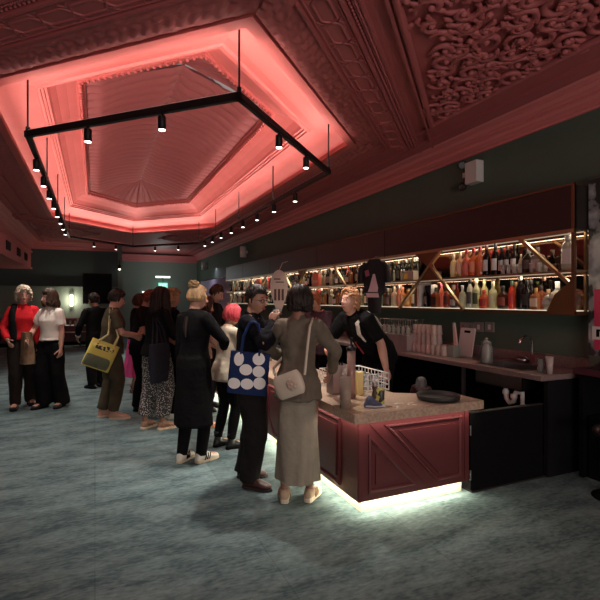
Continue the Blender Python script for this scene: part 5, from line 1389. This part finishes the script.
# cream bag on its strap at her left back
q0 = V((-.035, -.215, .955))
Mx = p.W @ Matrix.Translation(q0) @ Matrix.Rotation(-.25, 4, 'Z') @ Matrix.Rotation(-.38, 4, 'Y')
bg = thing('shoulder_bag', 'cream shoulder bag with a round puckered patch on the grey jacket', 'bag', p.W @ q0)
bg.location = p.W @ q0
bag_slab(.25, .185, .085, lambda a, b, c: Mx @ V((a*(1-.20*abs(b/.0925-1)**3), c, b-.095)), ex=.6).build('bag_body', mat('cream_leather', (.52, .45, .36), .5, bump=.1, bscale=30), bg)
m = MB()
for k in range(7):
    a0 = 2*PI*k/7; m.sph(Mx @ V((.045+.026*math.cos(a0), -.043, -.005+.026*math.sin(a0))), (.022, .014, .022), 10, 6, Mx.to_3x3())
m.sph(Mx @ V((.045, -.047, -.005)), (.018, .014, .018), 10, 6, Mx.to_3x3()); m.build('puckered_patch', mat('blush_leather', (.46, .35, .28), .5), bg)
st = on(p, [(.085, -.205, 1.03), (.095, -.19, 1.15), (.105, -.165, 1.28), (.115, -.125, 1.40), (.12, -.01, 1.45), (.09, .09, 1.42), (-.02, .17, 1.30), (-.13, .17, 1.15), (-.205, .0, 1.04), (-.15, -.185, 1.02)])
st = [V(q) for q in st]
m = MB(); cr = []
for i in range(len(st)-1):
    for k in range(4): cr.append(st[i].lerp(st[i+1], k/4))
cr.append(st[-1]); m.tube(cr, .011, 8, flat=1); m.build('strap', bg.children[0].data.materials[0], bg)
# ------------------------------------------------------------------ man with glasses and navy tote
p = person('man in black with glasses, raising a glass, navy dotted tote on his arm', 1.25, 3.90, deg(.84, -.54), 1.69, True, lean=2, hy=-26, hp=6, wd=.9, hR=(.10, .22, 1.41), pR=(.9, -.1, -.7), hL=(-.10, .24, 1.12), pL=(-1, -.3, -.3), fR=(.11, .06), fL=(-.11, -.05), sk=TAN, vox=.008, curl=1.0, zf=.022, hdR=(-.35, .1, 1), pnR=(-1, .3, 0))
hair(p, 'short', HB, .03, 5, 190, .15, -.25, w=.008)
fin(top(p, -.08, 2.0, .020, .08, .012, loose=.018), p, 'jacket', C_NAVYBLK, .011, .022, (11, 11, 7))
fin(trousers(p, .022, .055, .022, .04, .015), p, 'trousers', cloth('charcoal_cloth', (.014, .013, .013)), .012, .014)
shoes(p, 'shoe', mat('oxblood_leather', (.055, .022, .018), .45), mat('dark_sole', (.02, .014, .012), .7))
g = MB()
for s in (1, -1):
    c = [p.hpnt(s*.033+.021*math.cos(a), .098, .002+.017*math.sin(a)) for a in [2*PI*j/18 for j in range(18)]]; g.tube(c, .0022, 6, closed=True); g.tube([p.hpnt(s*.054, .096, .006), p.hpnt(s*.075, .06, .008), p.hpnt(s*.080, .0, .002)], .002, 6)
g.tube([p.hpnt(-.012, .099, .005), p.hpnt(.012, .099, .005)], .002, 6); g.build('glasses', M['black'], p.root, world=False)
m = MB()
for z in (.12, .20, .28): m.sph(p.tp3(.01, .158, z), .008, 8, 5)
m.build('button', M['steel'], p.root, world=False)
hw_ = p.arm['R']; gp = p.W @ (hw_[2]+hw_[3]*.075+hw_[4]*.04)
gl = thing('drinking_glass', 'clear glass in the hand of the man with glasses', 'glass', gp); MB().lathe([(.001, -.045), (.027, -.045), (.033, .06), (.031, .06), (.025, -.038), (.001, -.038)], gp, 16).build('tumbler', M['glass'], gl)
q0 = V((.275, .035, .83)); Mx = p.W @ Matrix.Translation(q0) @ Matrix.Rotation(PI/2+.15, 4, 'Z') @ Matrix.Rotation(.10, 4, 'Y')
bg = thing('tote_bag', 'navy tote bag with large white dots hanging from the arm of the man with glasses', 'bag', p.W @ q0)
tw, thh, td = .325, .345, .07
bag_slab(tw, thh, td, lambda a, b, c: Mx @ V((a, c, b))).build('bag_body', cloth('navy_canvas', (.016, .030, .095)), bg)
cand = [(-.085, .285, .040, .055), (.075, .300, .05, .05), (-.02, .205, .052, .045), (.085, .20, .05, .045), (-.105, .085, .052, .045), (-.0, .09, .052, .045), (.10, .105, .05, .05)]
m = MB()
for sgn in (-1, 1):
    for a, b, rx, rz in cand:
        n = 22; ring = []
        def surf(aa, bb):
            t = bb/thh; dd = td*(.55+.45*math.sin(PI*min(1, max(0, (1-t)*.9+.1)))); c = min(1, abs(aa)/(tw/2)); ph = math.acos(c**(1/.35)) if c < 1 else 0; return dd/2*abs(math.sin(ph))**.8+.0015
        P = []
        for rr_ in (0.02, .35, .7, 1):
            P.append([Mx @ V((a+rx*rr_*math.cos(q), sgn*surf(a+rx*rr_*math.cos(q), b+rz*rr_*math.sin(q)), b+rz*rr_*math.sin(q))) for q in [2*PI*j/n for j in range(n+1)]])
        m.grid(P)
m.build('white_dots', mat('white_print', (.78, .76, .74), .7), bg)
m = MB(); m.bx(0, 0, 0, 0, 0, 0) if False else None
for sgn in (-1, 1): 
    m.tube([Mx @ V((-.075, sgn*.02, thh-.02)), Mx @ V((-.07, sgn*.02, thh+.12)), Mx @ V((-.03, sgn*.015, thh+.235)), Mx @ V((.0, sgn*.015, thh+.25)), Mx @ V((.04, sgn*.015, thh+.235)), Mx @ V((.075, sgn*.02, thh+.12)), Mx @ V((.075, sgn*.02, thh-.02))], .011, 8)
m.build('handles', bg.children[0].data.materials[0], bg)
# ------------------------------------------------------------------ pink-haired woman
p = person('pink-haired woman in a cream jacket and black heeled boots', 1.34, 4.96, deg(.86, .25), 1.50, lean=4, hy=-8, hp=8, hR=(.12, .30, 1.05), hL=(-.12, .30, 1.05), pR=(.8, -.5, -.3), pL=(-.8, -.5, -.3), fR=(.09, .02), fL=(-.09, -.06), sk=FAIR, zf=.03, vox=.009, curl=.8)
hair(p, 'bob', HP, .06, 8, 150, 1.3)
fin(top(p, -.10, 1.9, .028, .12, .014, loose=.02), p, 'jacket', cloth('cream_cloth', (.46, .40, .31)), .012, .011)
fin(trousers(p, .010, .12, 0, .05), p, 'tights', C_BLACK, .011, .003)
shoes(p, 'boot', mat('black_boot_leather', (.010, .010, .010), .35), M['blackmatt'])
# ------------------------------------------------------------------ woman in long black coat, striped sneakers
p = person('woman in a long black coat with a messy blond bun and white striped sneakers', .90, 4.66, deg(.80, .60), 1.70, wd=.88, lean=1, hy=-18, hp=4, hR=(.16, .28, 1.12), pR=(.9, -.5, -.2), hL=(-.20, .05, .84), pL=(-.5, -1, 0), fR=(.09, .05), fL=(-.08, -.04), sk=FAIR, zf=.03, vox=.009)
hair(p, 'bun', HF, 0, 4, 120, 1.1, -.30)
fin(top(p, -.04, 2.0, .024, 0, .012, loose=.012)._m(skirt(p, .22, .37, .036, (.215, .19), .03, 6)), p, 'coat', C_BLACK, .013, .013, (8, 8, 2.5))
fin(trousers(p, .010, .07, .0, .0), p, 'leggings', C_BLACK, .011, .004)
shoes(p, 'sneaker', mat('white_leather', (.62, .58, .50), .5), mat('gum_sole', (.52, .42, .30), .6), M['blackmatt'])
m = MB()
m.tube([p.tp3(0, -.115, .50), p.tp3(.0, -.135, .40), p.tp3(.01, -.14, .30)], [.02, .022, .006], 8); m.build('ponytail', HB, p.root, world=False)
# ------------------------------------------------------------------ woman with long dark hair, patterned trousers
p = person('woman with long dark hair in a black top and speckled wide trousers', .70, 6.02, deg(.86, .5), 1.70, wd=.88, lean=3, hy=0, hp=10, hR=(.06, .28, 1.10), hL=(-.10, .28, 1.08), pR=(.9, -.6, -.2), pL=(-.9, -.6, -.2), fR=(.10, .06), fL=(-.10, -.05), sk=TAN, zf=.035, vox=.010, face=False)
hair(p, 'long', HB, .30, 12, 150, 1.5)
fin(top(p, -.02, 1.5, .024, .1, .016, loose=.02), p, 'shirt', C_BLACK2, .012, .011)
fin(trousers(p, .02, .16, .03, .13, .02), p, 'trousers', pattern_mat('speckled_cloth', 'voronoi', (.40, .37, .34), (.03, .03, .03), 55, .85, .36), .012, .010)
shoes(p, 'sandal', mat('tan_straps', (.42, .24, .14), .5), mat('beige_sole', (.55, .42, .30), .6))
q0 = V((.235, -.13, .62)); Mx = p.W @ Matrix.Translation(q0) @ Matrix.Rotation(PI/2+.3, 4, 'Z')
bg = thing('tote_bag', 'plain dark slate tote on the shoulder of the long-haired woman', 'bag', p.W @ q0)
bag_slab(.36, .46, .10, lambda a, b, c: Mx @ V((a*(1-.12*(1-b/.46)), c, b))).build('bag_body', cloth('slate_canvas', (.022, .022, .032)), bg)
m = MB()
for sgn in (-1, 1): m.tube([Mx @ V((-.10, sgn*.03, .44)), Mx @ V((-.06, sgn*.03+.02, .62)), Mx @ V((-.0, sgn*.02+.075, .78)), Mx @ V((.06, sgn*.03+.02, .62)), Mx @ V((.10, sgn*.03, .44))], .010, 8)
m.build('handles', bg.children[0].data.materials[0], bg)
# ------------------------------------------------------------------ woman with yellow tote
p = person('dark-haired woman in an olive brown jumpsuit carrying a yellow patterned tote', .20, 6.80, deg(.97, .05), 1.69, wd=.86, lean=3, hy=6, hp=12, hR=(.06, .32, 1.13), hL=(-.06, .30, 1.10), pR=(.8, -.4, -.8), pL=(-.8, -.4, -.8), fR=(.10, .07), fL=(-.10, -.06), sk=FAIR, zf=.03, vox=.010)
hair(p, 'short', HB, .04, 21, 170, 1.3, -.25)
oc = cloth('olive_brown_cloth', (.050, .040, .026), (.065, .052, .034))
fin(top(p, -.06, .75, .026, .05, .016, loose=.03), p, 'top', oc, .012, .011)
fin(trousers(p, .018, .12, .012, .12, .014), p, 'trousers', oc, .012, .013)
shoes(p, 'sneaker', cloth('blush_suede', (.42, .25, .18)), mat('blush_sole', (.48, .34, .26), .6))
q0 = V((.27, -.22, .72)); Mx = p.W @ Matrix.Translation(q0) @ Matrix.Rotation(PI/2+.15, 4, 'Z') @ Matrix.Rotation(.42, 4, 'Y')
bg = thing('tote_bag', 'yellow tote with a dark green and black pattern on the jumpsuit woman\'s arm', 'bag', p.W @ q0)
bag_slab(.36, .36, .09, lambda a, b, c: Mx @ V((a, c, b))).build('bag_body', cloth('yellow_canvas', (.50, .42, .10)), bg)
bag_slab(.34, .20, .097, lambda a, b, c: Mx @ V((a-.008, c, b+.008))).build('dark_panel', pattern_mat('green_black_print', 'wave', (.012, .014, .014), (.16, .19, .10), 34, .8, .5), bg)
bag_slab(.31, .10, .099, lambda a, b, c: Mx @ V((a-.01, c, b+.22))).build('lettered_band', pattern_mat('yellow_black_print', 'voronoi', (.02, .02, .02), (.55, .47, .14), 30, .8, .55), bg)
m = MB()
for sgn in (-1, 1): m.tube([Mx @ V((-.10, sgn*.03, .34)), Mx @ V((-.02, sgn*.02, .46)), p.W @ (p.arm['R'][0]+V((-.02, -.03+.02*sgn, .075))), Mx @ V((.11, sgn*.02+.01, .48)), Mx @ V((.11, sgn*.03, .34))], .012, 8)
m.build('handles', mat('yellow_webbing', (.30, .26, .12), .8), bg)
# ------------------------------------------------------------------ the two women on the left
p = person('smiling woman with silver blond curls in a bright red top with a black scarf', -.99, 8.05, deg(.16, -1), 1.74, wd=.82, lean=0, hy=8, hp=2, hR=(.19, .20, 1.0), hL=(-.20, .10, .90), pR=(.7, -1, 0), pL=(-.7, -1, 0), fR=(.09, .13), fL=(-.10, -.08), sk=FAIR, zf=.03, vox=.010)
p.root['group'] = 'people standing on the carpet'
hair(p, 'curly', HW, 0, 31, 190, 1.2, -.35, w=.013)
red = cloth('bright_red_jersey', (.55, .022, .03))
fin(top(p, .06, 1.95, .020, 0, .014, loose=.015), p, 'top', red, .012, .009)
v = MB()
v.tube([p.tp3(.07, -.06, .555), p.tp3(.105, .03, .555), p.tp3(.135, .10, .45), p.tp3(.14, .13, .33), p.tp3(.13, .13, .20), p.tp3(.13, .14, .02)], [.03, .045, .05, .055, .06, .05], 12, flat=.45)
fin(v, p, 'scarf', C_BLACK2, .012, .010)
fin(trousers(p, .018, .06, .015, .14, .012), p, 'trousers', cloth('brown_black_cloth', (.018, .014, .012)), .012, .014)
shoes(p, 'shoe', M['black'], M['blackmatt'])
m = MB().tube([p.hpnt(-.025, .089, -.062), p.hpnt(0, .099, -.070), p.hpnt(.025, .089, -.062)], [.001, .0045, .001], 8); m.build('teeth', M['white'], p.root, world=False)
pw = p
p = person('woman with dark wavy hair in a white T-shirt and black flared trousers', -.60, 7.82, deg(-.62, -.80), 1.70, wd=.83, lean=1, hy=-22, hp=-2, hR=(.20, .20, 1.04), hL=(-.21, .03, .83), pR=(.8, -.9, 0), pL=(-.5, -1, 0), fR=(.10, .06), fL=(-.10, -.07), sk=FAIR, zf=.03, vox=.010)
p.root['group'] = 'people standing on the carpet'
hair(p, 'long', HBR, .12, 33, 150, 1.4)
fin(top(p, .07, .70, .022, 0, .02, loose=.02), p, 'shirt', cloth('white_jersey', (.68, .63, .56)), .012, .010)
fin(trousers(p, .016, .045, .05, .15, .010), p, 'trousers', C_BLACK, .012, .012)
shoes(p, 'shoe', M['black'], M['blackmatt'])
# tan coat over her forearm, held between the two
a = p.arm['R']; q0 = a[1].lerp(a[2], .75); R = []
for i in range(15):
    t = i/14; R.append([V((q0.x+.02+(.075+.03*t+.012*math.sin(3*aa+t*4))*math.cos(aa), q0.y+.035+(.06+.03*t)*math.sin(aa)*(1+.15*math.sin(4*aa)), q0.z+.055-.46*t)) for aa in [2*PI*j/24 for j in range(24)]])
m = MB().rings(R).xf(p.W)
solo(m, 'coat', cloth('tan_coat_cloth', (.22, .15, .09), (.12, .075, .045)), 'tan coat folded over the forearm of the woman in the white tee', 'coat', p.W @ q0)
m = bag_slab(.24, .20, .10, lambda a_, b_, c_: pw.W @ V((.31+c_, .0+a_, .98+b_))); 
hb = thing('handbag', 'black handbag on the arm of the woman in the red top', 'bag', pw.W @ V((.31, 0, .98))); m.build('bag_body', C_BLACK2, hb)
MB().tube([pw.W @ V((.31, -.08, 1.17)), pw.W @ V((.29, -.05, 1.30)), pw.W @ V((.27, .0, 1.34)), pw.W @ V((.29, .05, 1.30)), pw.W @ V((.31, .08, 1.17))], .010, 8).build('handle', C_BLACK2, hb)
# ------------------------------------------------------------------ people in the queue behind
p = person('auburn-haired man in dark short sleeves bowing behind the long-haired woman', .62, 7.15, deg(.8, -.4), 1.72, True, lean=8, hy=0, hp=22, hR=(.10, .30, 1.05), hL=(-.22, .22, 1.0), pR=(.9, -.5, -.3), pL=(-.9, -.5, -.3), sk=FAIR, vox=.011)
hair(p, 'short', HR, .03, 41, 150, .9); fin(top(p, -.05, .8, .020, 0, .012, loose=.014), p, 'shirt', C_BLACK2, .013, .011); fin(trousers(p, .02, .07, .02, .05), p, 'trousers', C_BLACK, .013, .012); shoes(p, 'shoe', M['black'], M['blackmatt'])
p = person('person in a magenta skirt and sandals behind the jumpsuit woman', .66, 8.55, deg(.9, -.3), 1.66, lean=2, hy=0, hp=8, hR=(.10, .28, 1.08), hL=(-.10, .28, 1.05), pR=(.8, -.6, -.2), pL=(-.8, -.6, -.2), sk=FAIR, vox=.011, face=False)
hair(p, 'bob', HBR, .07, 43, 110, 1.1); fin(top(p, .02, 1.2, .022, 0, .014), p, 'shirt', C_BLACK2, .013, .010); skirt_shell(p, skirt(p, .11, .30, .02, (.25, .22), .08, 9), 'skirt', cloth('magenta_cloth', (.42, .05, .16)), .008); shoes(p, 'sandal', mat('dark_straps', (.05, .03, .025), .5), mat('brown_sole', (.12, .07, .05), .6))
p = person('person in black with pale cuffs standing back by the cafe tables', .02, 9.3, deg(-.5, .9), 1.68, True, lean=3, hy=20, hp=8, hR=(.20, .20, .98), hL=(-.24, .20, .95), pR=(.8, -.6, -.2), pL=(-.8, -.6, -.2), sk=FAIR, vox=.011, face=False)
hair(p, 'short', HB, .03, 44, 140, .9); fin(top(p, -.06, 1.85, .020, 0, .012, loose=.014), p, 'jacket', C_BLACK, .013, .011); fin(trousers(p, .02, .07, .02, .05), p, 'trousers', C_BLACK, .013, .012); shoes(p, 'shoe', M['black'], M['blackmatt'])
m = MB()
for sd in ('R', 'L'): m.tube([p.arm[sd][1].lerp(p.arm[sd][2], .88), p.arm[sd][2]], [.046, .042], 12)
m.build('cuff', M['white'], p.root, world=False)
p = person('fair-haired person in dark clothes just beyond the blond bun', .93, 6.55, deg(.9, .3), 1.71, lean=2, hy=-10, hp=6, sk=FAIR, vox=.011, face=False, hR=(.1, .28, 1.1), hL=(-.1, .28, 1.05), pR=(.8, -.6, -.2), pL=(-.8, -.6, -.2))
hair(p, 'curly', HF, 0, 45, 120, .7, w=.010); fin(top(p, -.05, 1.95, .020, 0, .012, loose=.014), p, 'jacket', C_BLACK, .013, .010); fin(trousers(p, .02, .07, .02, .05), p, 'trousers', C_BLACK, .013, .012); shoes(p, 'sneaker', M['white'], M['white'])
p = person('dark-haired person in black at the back of the queue', 1.0, 8.0, deg(.9, .1), 1.73, True, lean=2, hy=-4, hp=6, sk=FAIR, vox=.012, face=False, hR=(.1, .28, 1.1), hL=(-.1, .28, 1.05), pR=(.8, -.6, -.2), pL=(-.8, -.6, -.2))
hair(p, 'short', HB, .03, 46, 120, .9); fin(top(p, -.05, 1.95, .022, 0, .016), p, 'jacket', C_BLACK, .014, .010); fin(trousers(p, .02, .07, .02, .05), p, 'trousers', C_BLACK, .014, .012); shoes(p, 'shoe', M['black'], M['blackmatt'])
p = person('balding man with a pink-lit face bowing over the bar queue', 1.53, 6.80, deg(.75, -.66), 1.80, True, lean=7, hy=4, hp=22, sk=FAIR, vox=.010, hR=(.1, .30, 1.12), hL=(-.1, .30, 1.08), pR=(.8, -.6, -.2), pL=(-.8, -.6, -.2))
hair(p, 'short', HBR, .02, 47, 90, .35, -.2, fringe=False); fin(top(p, -.05, 1.95, .020, 0, .012, loose=.014), p, 'jacket', C_BLACK2, .013, .010); fin(trousers(p, .02, .07, .02, .05), p, 'trousers', C_BLACK, .013, .012); shoes(p, 'shoe', M['black'], M['blackmatt'])
p = person('brown-haired woman in a coral floral top and orange sandals', 1.22, 5.90, deg(.8, .1), 1.60, lean=4, hy=0, hp=14, sk=FAIR, vox=.010, hR=(.10, .30, 1.08), hL=(-.10, .30, 1.02), pR=(.8, -.6, -.2), pL=(-.8, -.6, -.2), fR=(.10, .05), fL=(-.09, -.05), zf=.03)
hair(p, 'bob', HBR, .06, 48, 130, 1.2); fin(top(p, -.02, 1.1, .024, .1, .022, loose=.02), p, 'blouse', pattern_mat('coral_floral', 'voronoi', (.50, .12, .10), (.45, .28, .22), 26, .85, .3), .012, .010); fin(trousers(p, .02, .12, .02, .05), p, 'trousers', C_BLACK, .013, .012); shoes(p, 'sandal', mat('orange_straps', (.60, .20, .08), .5), mat('orange_sole', (.55, .22, .10), .6))
# ------------------------------------------------------------------ bartenders
p = person('ginger-haired bartender in black with a red lanyard leaning over the bar', 2.92, 4.50, deg(-1, -.16), 1.84, True, lean=42, hy=10, hp=-22, hR=(.14, .52, .98), pR=(1, -.3, -.3), hL=(-.27, .10, .80), pL=(-.6, -1, 0), fR=(.11, .06), fL=(-.11, -.06), sk=FAIR, vox=.008, zf=.022)
p.root['group'] = 'bar staff'
hair(p, 'curly', hairmat('strawberry_hair', (.34, .15, .07), (.50, .27, .14)), 0, 51, 170, .7, -.2, w=.010)
fin(top(p, -.06, .85, .024, 0, .02, loose=.025), p, 'shirt', C_BLACK, .011, .012); fin(trousers(p, .02, .07, .02, .05), p, 'trousers', C_BLACK, .012, .012); shoes(p, 'shoe', M['black'], M['blackmatt'])
m = MB(); m.tube([p.tp3(.05, -.07, .55), p.tp3(.065, .03, .545), p.tp3(.05, .12, .44), p.tp3(.015, .155, .30)], .009, 8); m.tube([p.tp3(-.05, -.07, .55), p.tp3(-.065, .03, .545), p.tp3(-.05, .12, .44), p.tp3(-.0, .155, .30)], .009, 8)
m.tube([p.tp3(.01, .157, .30), p.tp3(.01, .16, .14)], .010, 8); m.build('lanyard', mat('red_ribbon', (.35, .02, .03), .6), p.root, world=False)
tw_ = MB(); s_ = [p.tp3(-.10, .13, .30), p.tp3(-.105, .135, .40), p.tp3(-.11, .085, .505), p.tp3(-.115, -.0, .545), p.tp3(-.115, -.09, .50), p.tp3(-.11, -.125, .40), p.tp3(-.10, -.13, .28)]
tw_.tube([p.W @ q for q in s_], .034, 10, flat=.3, up=(p.W.to_3x3() @ V((0, 1, 0)))); solo(tw_, 'tea_towel', cloth('white_towel', (.55, .50, .44)), 'white tea towel over the shoulder of the leaning bartender', 'towel', p.W @ s_[3])
p = person('bartender with orange-red hair in a dark plum shirt behind the grey jacket', 2.84, 5.75, deg(-1, -.45), 1.68, True, lean=8, hy=0, hp=22, hR=(.16, .34, 1.02), hL=(-.16, .34, 1.02), pR=(1, -.4, -.3), pL=(-1, -.4, -.3), sk=FAIR, vox=.010)
p.root['group'] = 'bar staff'
hair(p, 'short', HG, .03, 52, 150, 1.0); fin(top(p, -.06, 1.0, .026, 0, .02, loose=.03), p, 'shirt', cloth('dark_plum_cloth', (.055, .03, .038)), .012, .012); fin(trousers(p, .02, .07, .02, .05), p, 'trousers', C_BLACK, .013, .012); shoes(p, 'shoe', M['black'], M['blackmatt'])
m = MB(); m.tube([p.tp3(.05, -.07, .55), p.tp3(.065, .03, .545), p.tp3(.05, .125, .44), p.tp3(.0, .155, .25)], .009, 8); m.tube([p.tp3(-.05, -.07, .55), p.tp3(-.065, .03, .545), p.tp3(-.05, .125, .44), p.tp3(-.0, .155, .25)], .009, 8); m.build('lanyard', mat('coral_ribbon', (.55, .10, .08), .6), p.root, world=False)
# ================================================================== LIGHTS
wd = bpy.data.worlds.new('world'); SC.world = wd; wd.use_nodes = True
wd.node_tree.nodes['Background'].inputs[0].default_value = (1, .86, .80, 1); wd.node_tree.nodes['Background'].inputs[1].default_value = WORLD
# up-light along the suspended frame (the frame's own LED strips)
for j in range(6):
    a, b = tp[j], tp[(j+1) % 6]; d = b-a
    l = lamp('AREA', 'frame_uplight', (a+b)/2+V((0, 0, .06)), UP*d.length, (1, .80, .70), d.length, .04)
    l.data.spread = math.radians(UPSPREAD); t_ = d.normalized(); nrm = V((-t_.y, t_.x, 0))
    if (V((XC, YC, 0))-V(((a+b)/2).to_tuple()[:2]+(0,))).dot(nrm) < 0: nrm = -nrm
    zax = -(nrm*math.sin(math.radians(UPTILT))+V((0, 0, math.cos(math.radians(UPTILT))))); l.rotation_euler = Matrix((t_, zax.cross(t_), zax)).transposed().to_euler()
for j in range(6):      # the LED strip lying in the cove round the coffer opening
    h = hexpts(.045, 3.703); a, b = h[j], h[(j+1) % 6]; d = (b-a); c = (a+b)/2; inw = V((XC, YC, 0)); t_ = d.normalized(); nrm = V((-t_.y, t_.x, 0))
    if (V((XC, YC, c.z))-c).dot(nrm) < 0: nrm = -nrm
    l = lamp('AREA', 'cove_led_light', c, COVE*d.length, (1, .82, .72), d.length-.05, .03)
    zax = -(nrm*.8+V((0, 0, .6))).normalized(); xax = t_; yax = zax.cross(xax)
    l.rotation_euler = Matrix((xax, yax, zax)).transposed().to_euler()
for p in spots:
    lamp('SPOT', 'track_spot', p+V((0, 0, -.15)), SPOTW*(2.4 if p.y < 5.2 and p.x > 1.2 else 1), (1, .92, .84), .03, aim=p+V((0, 0, -3)), spot=78, blend=.7)
# shelf LEDs
for y0, y1 in ((2.95, 6.1), (6.1, 9.3), (9.3, 12.4), (12.4, 15.5)):
    lamp('AREA', 'shelf_top_light', (SX+.10, (y0+y1)/2, 2.255), SHELF*(y1-y0), (1, .80, .55), .03, y1-y0-.05, rot=(0, 0, 0))
    lamp('AREA', 'shelf_mid_light', (SX+.10, (y0+y1)/2, 1.852), SHELF*.8*(y1-y0), (1, .80, .55), .03, y1-y0-.05, rot=(0, 0, 0))
# LED under the bar body washing the plinth and the carpet
for y0, y1 in ((3.0, 6), (6, 9), (9, 12), (12, 15)): lamp('AREA', 'plinth_light', (BX+.03, (y0+y1)/2, .098), PLW*(y1-y0), (1, .90, .66), .03, y1-y0-.02, rot=(0, math.radians(25), 0))
lamp('AREA', 'plinth_light', (BX+.53, BY+.03, .098), PLW*1.02, (1, .90, .66), 1.0, .03, rot=(math.radians(-25), 0, 0))
# under the bar top
lamp('AREA', 'under_top_light', (2.30, 2.913, .700), 1.1*UND, (1, .80, .66), 1.1, .012, rot=(0, 0, 0))
lamp('AREA', 'under_top_light', (1.732, 6.0, .700), 6*UND, (1, .80, .66), .012, 6.2, rot=(0, 0, 0))
lamp('AREA', 'under_top_light', (1.732, 12, .700), 6*UND, (1, .80, .66), .012, 6, rot=(0, 0, 0))
for q in sconces: lamp('POINT', 'sconce_light', (q.x, YB-.30, q.z), 16, (1, .9, .68), .05)
lamp('POINT', 'far_light', (2.6, 20.5, 2.8), 18, (.95, 1, .95), .3)
lamp('AREA', 'curtain_light', (4.02, 18.2, 2.75), 15, (.85, .78, 1), .1, 4.6, aim=(4.32, 18.2, 1.8))
# unseen fill lamp behind the viewer, added to lighten the ceiling plaster
lamp('AREA', 'rear_fill_light', (1.05, -3.6, 1.2), REARFILL, (1, .86, .80), 4.5, 1.6, aim=(1.05, 2.2, 4.6))
# added fill lamps, out of view near the camera, lifting the general level
for x, y in FILL:
    lamp('AREA', 'fill_light', (x, y, 3.55), FILLW, (1, .90, .82), .5, .5, rot=(0, 0, 0))
